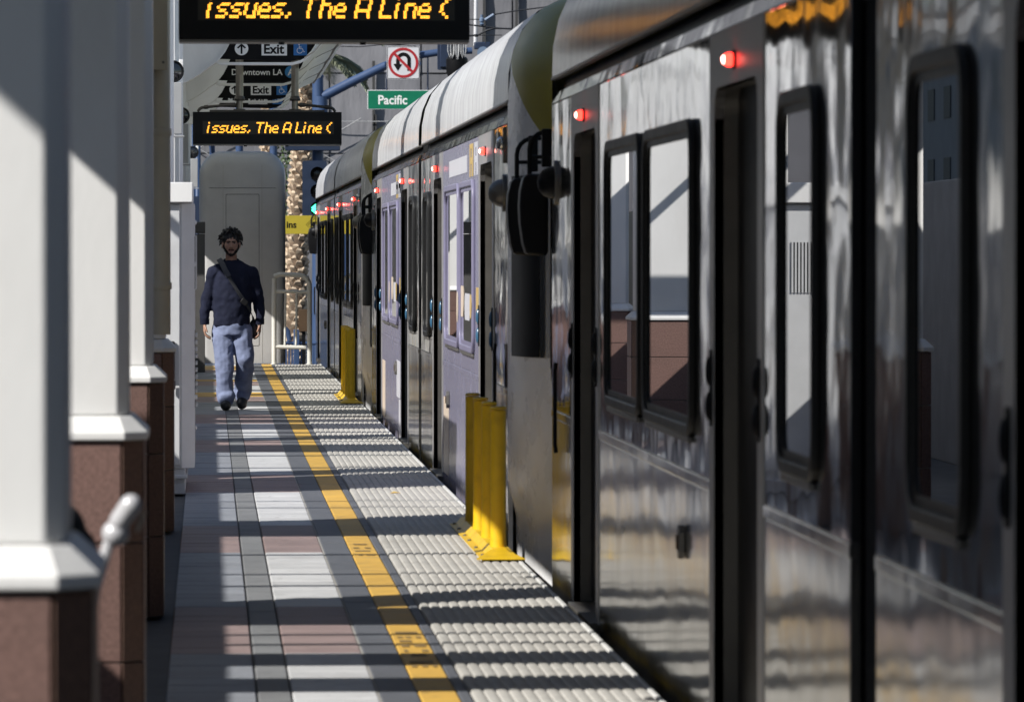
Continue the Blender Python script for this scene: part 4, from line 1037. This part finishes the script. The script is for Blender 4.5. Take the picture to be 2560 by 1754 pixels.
MB().lathe([(0.03,0.0),(0.05,0.03),(0.02,0.05),(0.04,0.08),(0.02,0.12)], (wx(996,Yc),0,wz(112,Yc)), 2, 12).build('insulator', M_wire, t)

# yellow warning sign
Yw = 88.0
t = thing('warning_sign', 'yellow warning sign ending in ins with a diamond eye symbol', 'sign', (1.05,Yw,wz(585,Yw)))
hh = wz(539,Yw)-wz(585,Yw)
MB().box(-0.55,0.98,-0.012,0.012,0,hh).build('plate', M_ysign, t, bevel=0.003)
text('lettering', 'ins', M_sign, (wx(715.2,Yw)-1.05,-0.0135,hh*0.345), 0.152, t, bold=0.0035)
cx = wx(787,Yw)-1.05; cz = hh*0.5
for k_, rr2 in ((0,0.150),(1,0.118)):
    o1 = [(cx-rr2,cz),(cx,cz-rr2),(cx+rr2,cz),(cx,cz+rr2)]; q = rr2-0.007
    o2 = [(cx-q,cz),(cx,cz-q),(cx+q,cz),(cx,cz+q)]
    MB().ring(o1, o2, -0.0145, -0.0125, 1).build('diamond_outline', M_sign, t, smooth=0)
MB().ell((cx-0.005,-0.0135,cz), (0.05,0.002,0.042), 14, 8).build('eye_symbol', M_sign, t)
for x in (-0.45,0.88): MB().tube([(x,0.05,-3.2),(x,0.05,hh)], 0.03, 10).build('post', M_bpole, t)

# blue railing, blue arch and posts
t = thing('blue_railing', 'blue metal railing with close upright bars past the gate', 'railing', (0.9,92.0,-1.02))
ztop = wz(852,92)+1.02
MB().tube([(-1.2,0,ztop),(0.95,0,ztop-0.04),(1.4,0,ztop-0.04)], 0.03, 10).build('top_rail', M_bpole, t)
MB().tube([(-1.2,0,0.15),(1.4,0,0.15)], 0.03, 10).build('bottom_rail', M_bpole, t)
bm_ = MB().box(-0.017,0.017,-0.014,0.014,0.15,ztop-0.03).build('bar', M_bpole, t)
for i in range(48):
    o = bpy.data.objects.new('bar', bm_.data); COL.objects.link(o); o.parent = t; o.location = (-1.15+0.053*i,0,0)
for x in (0.62,1.02): MB().box(x-0.05,x+0.05,-0.05,0.05,0,ztop+0.20).build('post', M_bpole, t, bevel=0.01)
MB().tube([(0.22,0.0,ztop+0.27),(0.38,0,ztop+0.26),(0.47,0,ztop+0.17),(0.50,0,ztop)], 0.045, 10).build('hoop_rail', M_bpole, t)
t = thing('marker_post', 'short dark brown marker panel on a post behind the white gate', 'marker', (wx(757,90),90.0,-1.02))
MB().box(-0.075,0.085,-0.02,0.02,wz(828,90)+1.02,wz(773,90)+1.02).build('plate', M_brown, t, bevel=0.004)
MB().box(-0.02,0.04,0.022,0.06,0,wz(775,90)+1.02).build('post', M_black, t)
t = thing('blue_arch', 'pale blue tubular arch left of the rounded booth', 'arch', (0,101,-1.02))
mp_ = [(-0.19,0,0),(-0.19,0,4.6)]+[(-0.055-0.135*math.cos(R(a)),1.5*(a/180),4.6+0.62*math.sin(R(a))) for a in (30,60,90,120,150)]+[(0.085,1.6,4.5),(0.105,1.6,3.9),(0.105,1.6,0)]
MB().tube(mp_, 0.055, 14).build('tube', M_bpole, t)
MB().tube([(-0.27,0.5,0),(-0.27,0.5,5.2)], 0.04, 12).build('rear_tube', M_bpole, t)
MB().box(-0.30,0.02,-0.2,-0.12,wz(520,100)+0.6,wz(490,100)+1.02).build('dark_brace', M_navy, t)
for x, lab in ((wx(598.5,104),'slim pale blue post above the left part of the booth'),(wx(683.5,104),'slim bright blue post between the palm trunk and booth')):
    t = thing('blue_post', lab, 'post', (x,104,-1.02))
    MB().tube([(0,0,0),(0,0,6.5)], 0.075, 14).build('shaft', M_bpole, t)
    MB().lathe([(0.12,0),(0.12,0.05),(0.08,0.07)], (0,0,0), 2, 14).build('base', M_bpole, t)

# palms
def palm(name_label, x, y, r, h, crown, lean=0.0, fr=22):
    t = thing('palm_tree', name_label, 'palm tree', (x,y,-1.02))
    n = 24
    pts = [(lean*(i/n)**2,0,h*i/n) for i in range(n+1)]
    MB().tube(pts, [r*(1.12-0.12*i/n) for i in range(n+1)], 18).build('trunk', M_bark2, t)
    mb = MB(); step = 0.125; rows = int(h/step); per = 7
    for j in range(rows):
        z = 0.2+step*j; f = min(1,z/h); cxx = lean*f*f; rr = r*(1.10-0.10*f)
        for i in range(per):
            a = 2*math.pi*(i+0.5*(j%2)+random.uniform(-0.16,0.16))/per
            ca, sa = math.cos(a), math.sin(a); wdt = rr*random.uniform(0.36,0.50); z0 = z+random.uniform(-0.04,0.04); oh = random.uniform(0.035,0.085)
            def P(d, s_, zz): return (cxx+ca*(rr+d)-sa*s_, sa*(rr+d)+ca*s_, zz)
            hh_ = random.uniform(0.055,0.095)
            mb.add([P(-0.03,-wdt,z0-0.03),P(-0.03,wdt,z0-0.03),P(oh,wdt*0.62,z0+hh_),P(oh*random.uniform(0.7,1.1),-wdt*0.62,z0+hh_+random.uniform(-0.02,0.02)),P(oh*0.7,-wdt*0.30,z0+hh_+random.uniform(0.03,0.07)),P(oh*0.7,wdt*0.30,z0+hh_+random.uniform(0.03,0.07)),P(-0.03,wdt*0.6,z0+hh_+0.015),P(-0.03,-wdt*0.6,z0+hh_+0.015)],
                   [(0,1,2,3),(3,2,5,4),(4,5,6,7),(0,3,4,7),(1,6,5,2)])
    mb.build('leaf_boots', M_bark, t, smooth=0, kind='stuff')
    if crown:
        mb = MB(); L_ = 1.5; pts = []
        for i in range(13):
            q = i/12; pts.append((L_*q*(1-0.12*q), 0, 0.35*q-0.80*q*q))
        mb.tube(pts, [0.022*(1-0.8*i/12) for i in range(13)], 5)
        for i in range(56):
            q = 0.10+0.90*i/55; k_ = q*12; i0 = min(11,int(k_)); f = k_-i0
            p = Vector(pts[i0]).lerp(Vector(pts[i0+1]), f); ln = 0.38*math.sin(math.pi*min(0.97,0.18+q*0.78))+0.06
            for s_ in (1,-1):
                d = Vector((0.62,0.78*s_,-0.12-0.25*q+random.uniform(-0.12,0.08))).normalized()*ln
                wv = Vector((0.016,0,0.007))
                e = p+d+Vector((0,0,-0.07*ln)); mid = p+d*0.5
                mb.add([tuple(p-wv*0.5),tuple(p+wv*0.5),tuple(mid+wv),tuple(e),tuple(mid-wv)], [(0,1,2,4),(4,2,3)])
        o = mb.build('frond', M_frond, t, smooth=0)
        for i in range(fr):
            if i:
                o2 = bpy.data.objects.new('frond', o.data); COL.objects.link(o2); o2.parent = t
            else: o2 = o
            ring = i % 3
            o2.location = (lean, 0, h-0.05-0.06*ring)
            o2.rotation_euler = (0, R([-50,-22,12][ring]+random.uniform(-8,8)), 2.399*i+random.uniform(-0.2,0.2))
            s_ = random.uniform(0.85,1.1); o2.scale = (s_,s_,s_)
    return t
palm('large palm with sunlit shaggy trunk between the booth and the signal pole', 1.90, 117.5, 0.205, 7.15, True, lean=0.42, fr=30)
palm('thin glimpse of a palm trunk just above the booth', 1.46, 131, 0.13, 9.0, False)
t = thing('shrub', 'narrow strip of green shrub beside the palm trunk', 'shrub', (1.74,121,-1.02))
mb = MB()
for i in range(900):
    a = random.uniform(0,6.28); r_ = 0.26*math.sqrt(random.random()); z = random.uniform(1.0,5.6)
    p = Vector((r_*math.cos(a), r_*math.sin(a), z)); d = Vector((random.uniform(-1,1),random.uniform(-1,1),random.uniform(-0.4,1))).normalized()*0.09
    s_ = d.cross(Vector((random.uniform(-1,1),random.uniform(-1,1),random.uniform(-1,1)))).normalized()*0.035
    mb.add([tuple(p),tuple(p+d*0.5+s_),tuple(p+d),tuple(p+d*0.5-s_)], [(0,1,2,3)])
mb.build('foliage', M_leaf, t, smooth=0, kind='stuff')
MB().tube([(0,0,0),(0.03,0,2),(0,0,4.5)], [0.05,0.04,0.02], 8).build('stem', M_bark2, t)

# ------------------------------------------------------------------ the walking man
MX, MY = 0.229, 53.0
man = thing('person', 'man in navy sweatshirt and pale blue jeans walking towards us, black strap across chest', 'person', (MX,MY,0))
def fuse(mb, name, m, vox, parent, smooth_it=4, tex=None):
    o = mb.build(name, m, None, smooth=0)
    md = o.modifiers.new('remesh','REMESH'); md.mode = 'VOXEL'; md.voxel_size = vox; md.use_smooth_shade = True
    if smooth_it:
        sm = o.modifiers.new('smooth','SMOOTH'); sm.factor = 0.5; sm.iterations = smooth_it
    if tex:
        for (sc, st, typ) in tex:
            tx = bpy.data.textures.new(name+'_fold', 'CLOUDS'); tx.noise_scale = sc; tx.noise_depth = 1
            dm = o.modifiers.new('fold','DISPLACE'); dm.texture = tx; dm.strength = st; dm.mid_level = 0.5; dm.texture_coords = 'LOCAL'
    dg = bpy.context.evaluated_depsgraph_get()
    me = bpy.data.meshes.new_from_object(o.evaluated_get(dg)); me.name = name
    o.modifiers.clear(); o.data = me
    for p in me.polygons: p.use_smooth = True
    o.parent = parent
    return o
SHL, ELL, WRL = (-0.178,0.0,1.355), (-0.238,0.03,1.085), (-0.262,-0.035,0.865)     # arm on the left of the picture
SHR, ELR, WRR = (0.200,0.0,1.350), (0.272,0.035,1.075), (0.282,-0.01,0.865)
HPL, KNL, ANL = (-0.085,0,0.80), (-0.070,-0.10,0.45), (-0.052,-0.10,0.09)
HPR, KNR, ANR = (0.100,0.0,0.80), (0.135,-0.06,0.50), (0.110,0.18,0.12)
hd = Vector((0.0,-0.02,1.635))
b = MB()
# trunk and limbs
b.cap2((0,0,0.86),0.105,(0.01,0,1.10),0.100); b.cap2((0.01,0,1.10),0.100,(0.01,0,1.30),0.095)
b.cap2((-0.13,0.01,1.36),0.045,(0.16,0.01,1.355),0.045); b.cap2((0.003,0.015,1.36),0.060,(0.0,-0.008,1.545),0.056)
for sh, el, wr in ((SHL,ELL,WRL),(SHR,ELR,WRR)):
    b.cap2(sh,0.050,el,0.040); b.cap2(el,0.040,wr,0.028)
for hp, kn, an in ((HPL,KNL,ANL),(HPR,KNR,ANR)):
    b.cap2(hp,0.075,kn,0.046); b.cap2(kn,0.046,an,0.034)
b.cap2((ANL[0],ANL[1]+0.01,0.045),0.038,(ANL[0]-0.01,ANL[1]-0.13,0.035),0.032)
b.cap2((ANR[0],ANR[1]+0.02,0.085),0.038,(ANR[0]+0.012,ANR[1]-0.11,0.040),0.032)
# head
b.ell(hd+Vector((0,0.025,0.035)), (0.077,0.094,0.098), 24, 16)
b.ell(hd+Vector((0,-0.025,-0.02)), (0.066,0.062,0.085), 20, 14)
b.ell(hd+Vector((0,-0.048,-0.083)), (0.044,0.038,0.032), 16, 10)
b.ell(hd+Vector((-0.035,-0.045,-0.018)), (0.030,0.028,0.034)); b.ell(hd+Vector((0.035,-0.045,-0.018)), (0.030,0.028,0.034))
b.cap2(hd+Vector((-0.040,-0.068,0.034)),0.013,hd+Vector((0.040,-0.068,0.034)),0.013)
b.cap2(hd+Vector((0,-0.078,0.018)),0.010,hd+Vector((0,-0.097,-0.022)),0.0145)
b.ell(hd+Vector((-0.013,-0.085,-0.026)), (0.0105,0.012,0.009)); b.ell(hd+Vector((0.013,-0.085,-0.026)), (0.0105,0.012,0.009))
b.cap2(hd+Vector((-0.017,-0.078,-0.053)),0.008,hd+Vector((0.017,-0.078,-0.053)),0.008)
for s_ in (-1,1): b.ell(hd+Vector((0.083*s_,0.01,-0.005)), (0.012,0.020,0.033), 12, 8)
# hands with five fingers
for wr, sx, fwd in ((WRL,-1,-0.25),(WRR,1,0.10)):
    wv = Vector(wr); dn = Vector((0.0,fwd*0.8,-1)).normalized(); side = Vector((0,1,0)); out = Vector((sx,0,0))
    pc = wv+dn*0.055
    for k_ in range(4):
        o_ = (k_-1.5)*0.0195
        b.cap2(wv+side*o_*0.5+dn*0.01, 0.019, pc+side*o_+dn*0.035, 0.0125)
    lens = [0.062,0.072,0.068,0.052]
    for k_ in range(4):
        o_ = (1.5-k_)*-0.0205; base = pc+side*o_+dn*0.040
        p1 = base+dn*lens[k_]*0.48-out*0.010; p2 = p1+dn*lens[k_]*0.32-out*0.022; p3 = p2+dn*lens[k_]*0.16-out*0.022
        b.cap2(base,0.0105,p1,0.0095,10); b.cap2(p1,0.0095,p2,0.0088,10); b.cap2(p2,0.0088,p3,0.0075,10)
    t0 = wv+dn*0.030-side*0.024; t1 = t0+dn*0.032-side*0.024-out*0.012; t2 = t1+dn*0.030-side*0.004-out*0.012
    b.cap2(t0,0.0145,t1,0.0115,10); b.cap2(t1,0.0115,t2,0.0088,10)
fuse(b, 'body', M_skin, 0.0048, man, 2)
# eyes, brows, mouth
for s_ in (-1,1):
    e = MB().ell(hd+Vector((0.0315*s_,-0.0765,0.014)), (0.0125,0.006,0.0052), 12, 8).build('eye', M_eyew, man)
    MB().ell(hd+Vector((0.0315*s_,-0.0815,0.0142)), (0.0055,0.0022,0.0050), 10, 6).build('iris', M_iris, e)
    MB().cap2(hd+Vector((0.0195*s_,-0.0845,0.0185)), 0.0022, hd+Vector((0.0435*s_,-0.078,0.0185)), 0.0022, 8).build('eyelid', M_beard, e)
    MB().tube([hd+Vector((0.008*s_,-0.0845,0.0275)),hd+Vector((0.026*s_,-0.085,0.0335)),hd+Vector((0.047*s_,-0.074,0.033))], [0.0058,0.0068,0.0035], 8).build('eyebrow', M_hair, man)
MB().tube([hd+Vector((-0.024,-0.0775,-0.0595)),hd+Vector((-0.010,-0.0865,-0.0555)),hd+Vector((0.0,-0.0870,-0.0570)),hd+Vector((0.010,-0.0865,-0.0555)),hd+Vector((0.024,-0.0775,-0.0595))], [0.002,0.0046,0.0046,0.0046,0.002], 8).build('upper_lip', M_lips, man)
MB().tube([hd+Vector((-0.019,-0.078,-0.064)),hd+Vector((0.0,-0.0855,-0.0665)),hd+Vector((0.019,-0.078,-0.064))], [0.002,0.0052,0.002], 8).build('lower_lip', M_lips, man)
# beard and moustache: thin tufts over jaw and lip
mb = MB()
def tuft(mb, p, d, ln, w_):
    d = d.normalized(); s_ = d.cross(Vector((random.uniform(-1,1),random.uniform(-1,1),random.uniform(-1,1)))).normalized()*w_
    mb.add([tuple(p-s_),tuple(p+s_),tuple(p+d*ln+s_*0.15),tuple(p+d*ln-s_*0.15)], [(0,1,2,3)])
for i in range(700):
    a = random.uniform(-90,90); q = abs(a)/90
    zb = -0.098 + 0.088*q**1.5
    z = zb + random.uniform(-0.012, 0.013 if q < 0.35 else 0.020)
    x = 0.070*math.sin(R(a))*(0.80+0.20*min(1,max(0,(z+0.11)/0.07))); y_ = -0.028-0.056*math.cos(R(a))+0.012*q
    tuft(mb, hd+Vector((x,y_,z)), Vector((x*2,-0.05,-0.10)), random.uniform(0.010,0.018), 0.0028)
for i in range(160):
    x = random.uniform(-0.027,0.027); tuft(mb, hd+Vector((x,-0.0875+8*x*x,-0.0455-5*x*x+random.uniform(-0.003,0.002))), Vector((x*10,-0.2,-1)), random.uniform(0.006,0.010), 0.0020)
for i in range(60):
    x = random.uniform(-0.008,0.008); tuft(mb, hd+Vector((x,-0.083,-0.076)), Vector((x*8,-0.2,-1)), 0.009, 0.002)
mb.build('beard', M_beard, man, smooth=0, kind='stuff')
# hair: thick wavy locks over the scalp
mb = MB(); mb.ell(hd+Vector((0,0.032,0.050)), (0.088,0.098,0.098), 20, 12)
random.seed(11)
for i in range(150):
    u = random.uniform(-1,1); a = random.uniform(0,2*math.pi)
    z = 0.25+0.75*random.random() if random.random() < 0.6 else random.uniform(-0.55,0.3)
    rr = math.sqrt(max(0,1-min(1,z*z)))
    n = Vector((rr*math.cos(a), rr*math.sin(a), z))
    if n.y < -0.45 and n.z < 0.52: continue
    if z < 0.1 and n.y < 0.05: continue
    p = hd+Vector((0,0.030,0.048))+Vector((n.x*0.084,n.y*0.095,n.z*0.092))
    tg = Vector((n.x*1.1+random.uniform(-0.5,0.5), n.y*0.6-0.35*max(0,n.z)+random.uniform(-0.4,0.4), -0.55+0.5*max(0,n.z)+random.uniform(-0.3,0.5)))
    tg = (tg+n*0.75).normalized(); ln = random.uniform(0.025,0.058)
    p1 = p+tg*ln*0.5+n*0.012; p2 = p+tg*ln+Vector((0,0,-0.012))
    mb.cap2(p,0.012,p1,0.009,8); mb.cap2(p1,0.009,p2,0.0025,8)
fuse(mb, 'hair', M_hair, 0.0042, man, 0, tex=[(0.012,0.008,'C')])
mb = MB()
for i in range(420):
    a = random.uniform(0,2*math.pi); z = random.uniform(-0.2,1); rr = math.sqrt(max(0,1-z*z)); n = Vector((rr*math.cos(a), rr*math.sin(a), z))
    if n.y < -0.35 and n.z < 0.62: continue
    p = hd+Vector((0,0.030,0.050))+Vector((n.x*0.100,n.y*0.108,n.z*0.112))
    tuft(mb, p, n+Vector((random.uniform(-0.8,0.8),random.uniform(-0.8,0.8),random.uniform(-0.6,0.6))), random.uniform(0.016,0.032), 0.0022)
for i in range(60):
    x = random.uniform(-0.062,0.062); tuft(mb, hd+Vector((x,-0.060,0.098)), Vector((x*3,-0.35,-0.8)), random.uniform(0.014,0.030), 0.003)
mb.build('loose_hair', M_hair, man, smooth=0, kind='stuff')
random.seed(5)
# sweatshirt
s = MB()
def ring_loft(mb, secs, n=28):
    mb.loft([[(cx+rx*math.cos(2*math.pi*k/n), cy+ry*math.sin(2*math.pi*k/n), z) for k in range(n)] for cx,cy,rx,ry,z in secs])
ring_loft(s, [(0.0,0,0.165,0.125,0.815),(0.0,0,0.182,0.138,0.84),(0.005,0,0.190,0.145,0.95),(0.01,0,0.192,0.147,1.10),(0.012,0,0.195,0.145,1.22),(0.012,0,0.190,0.135,1.32),(0.012,0.005,0.155,0.112,1.40),(0.008,0.01,0.115,0.092,1.452),(0.003,0.01,0.078,0.080,1.475)])
for sh, el, wr, sg in ((SHL,ELL,WRL,-1),(SHR,ELR,WRR,1)):
    s.cap2((sh[0]*0.30,0.0,1.405),0.066,sh,0.070); s.cap2(sh,0.072,el,0.062); s.cap2(el,0.062,(wr[0],wr[1],wr[2]+0.035),0.044)
    s.cap2((wr[0],wr[1],wr[2]+0.055),0.047,(wr[0],wr[1]+0.01,wr[2]+0.11),0.053)
fuse(s, 'sweatshirt', M_sweat, 0.0085, man, 3, tex=[(0.11,0.030,'C'),(0.05,0.008,'C')])
mb = MB(); mb.loft([[(0.002+rx*math.cos(2*math.pi*k/24), 0.004+ry*math.sin(2*math.pi*k/24)-0.008, z+0.020*math.sin(2*math.pi*k/24)) for k in range(24)] for rx,ry,z in ((0.080,0.082,1.462),(0.083,0.085,1.476),(0.078,0.080,1.486),(0.069,0.071,1.482))], cap=False)
mb.build('collar', M_sweat, man, smooth=60)
for wr, sg in ((WRL,-1),(WRR,1)):
    MB().lathe([(0.043,-0.025),(0.046,-0.018),(0.046,0.02),(0.050,0.032)], (wr[0],wr[1],wr[2]+0.005), 2, 18).build('cuff', M_sweat, man)
# jeans
j = MB()
ring_loft(j, [(0.005,0,0.165,0.120,0.90),(0.005,0,0.186,0.137,0.82),(0.008,0,0.190,0.137,0.74)])
for hp, kn, an in ((HPL,KNL,ANL),(HPR,KNR,ANR)):
    j.cap2((hp[0]*1.05,hp[1],0.76),0.112,(kn[0],kn[1]+0.02,kn[2]),0.090); j.cap2((kn[0],kn[1]+0.02,kn[2]),0.090,(an[0]-(0.008 if an is ANL else -0.008),an[1]+0.03,an[2]+0.055),0.086)
    j.cap2((an[0],an[1]+0.02,an[2]+0.05),0.087,(an[0],an[1]-0.02,an[2]+0.02),0.080)
fuse(j, 'jeans', M_jean, 0.0085, man, 3, tex=[(0.14,0.034,'C'),(0.06,0.010,'C')])
# shoes
for nm_, an, lift in (('shoe',ANL,0.0),('shoe',ANR,0.045)):
    mb = MB(); x, y_ = an[0], an[1]
    mb.cap2((x,y_+0.03,0.050+lift),0.050,(x-0.004,y_-0.07,0.048+lift*0.6),0.054); mb.cap2((x-0.004,y_-0.07,0.048+lift*0.6),0.054,(x-0.008,y_-0.17,0.044),0.043)
    mb.cap2((x,y_+0.03,0.06+lift),0.045,(x,y_+0.02,0.12+lift),0.045)
    fuse(mb, nm_, M_shoe, 0.008, man, 2)
# cross-body strap with pad, buckle and a small bag on the hip
st = [(-0.115,0.02,1.478),(-0.085,-0.085,1.435),(-0.05,-0.152,1.36),(0.0,-0.176,1.27),(0.06,-0.184,1.17),(0.12,-0.178,1.08),(0.17,-0.14,0.99),(0.205,-0.06,0.92),(0.215,0.02,0.87)]
def ribbon(pts, wd, th, lift):
    mb = MB(); rings = []
    for i, p in enumerate(pts):
        p = Vector(p); d = (Vector(pts[min(i+1,len(pts)-1)])-Vector(pts[max(i-1,0)])).normalized()
        nn = Vector((p.x*0.6, p.y+0.02, 0.12)); nn = (nn-d*nn.dot(d)).normalized() if nn.length > 1e-4 else Vector((0,-1,0))
        sd = d.cross(nn).normalized(); p = p+nn*lift
        rings.append([tuple(p+sd*wd-nn*th),tuple(p+sd*wd+nn*th),tuple(p-sd*wd+nn*th),tuple(p-sd*wd-nn*th)])
    return mb.loft(rings)
ribbon(st, 0.017, 0.004, 0.011).build('strap', M_strap, man, smooth=50)
ribbon([(-0.112,0.01,1.475),(-0.085,-0.085,1.435),(-0.05,-0.152,1.36),(-0.028,-0.166,1.315)], 0.026, 0.007, 0.018).build('strap_pad', M_strap2, man, smooth=50)
mb = MB(); mb.box(-0.035,0.035,-0.008,0.008,-0.028,0.028)
bk = mb.build('strap_buckle', M_black, man, bevel=0.005); bk.location = (0.128,-0.202,1.07); bk.rotation_euler = (0,R(40),0)
mb = MB(); mb.ell((0.222,0.06,0.80), (0.045,0.10,0.10)); fuse(mb, 'hip_bag', M_strap, 0.01, man, 2)

t = tag(MB().add([(-0.03,0,0.008),(0.01,-0.02,0.014),(0.045,0.0,0.010),(0.0,0.03,0.020),(0.0,0.0,0.006)],[(0,4,1),(1,4,2),(2,4,3),(3,4,0)]).build('fallen_leaf', M_wrapy, None, smooth=0), 'tiny dry orange leaf lying on the ribbed tactile strip', 'leaf')
t.location = (1.19, 34.2, 0.006)
S.render.film_transparent = False
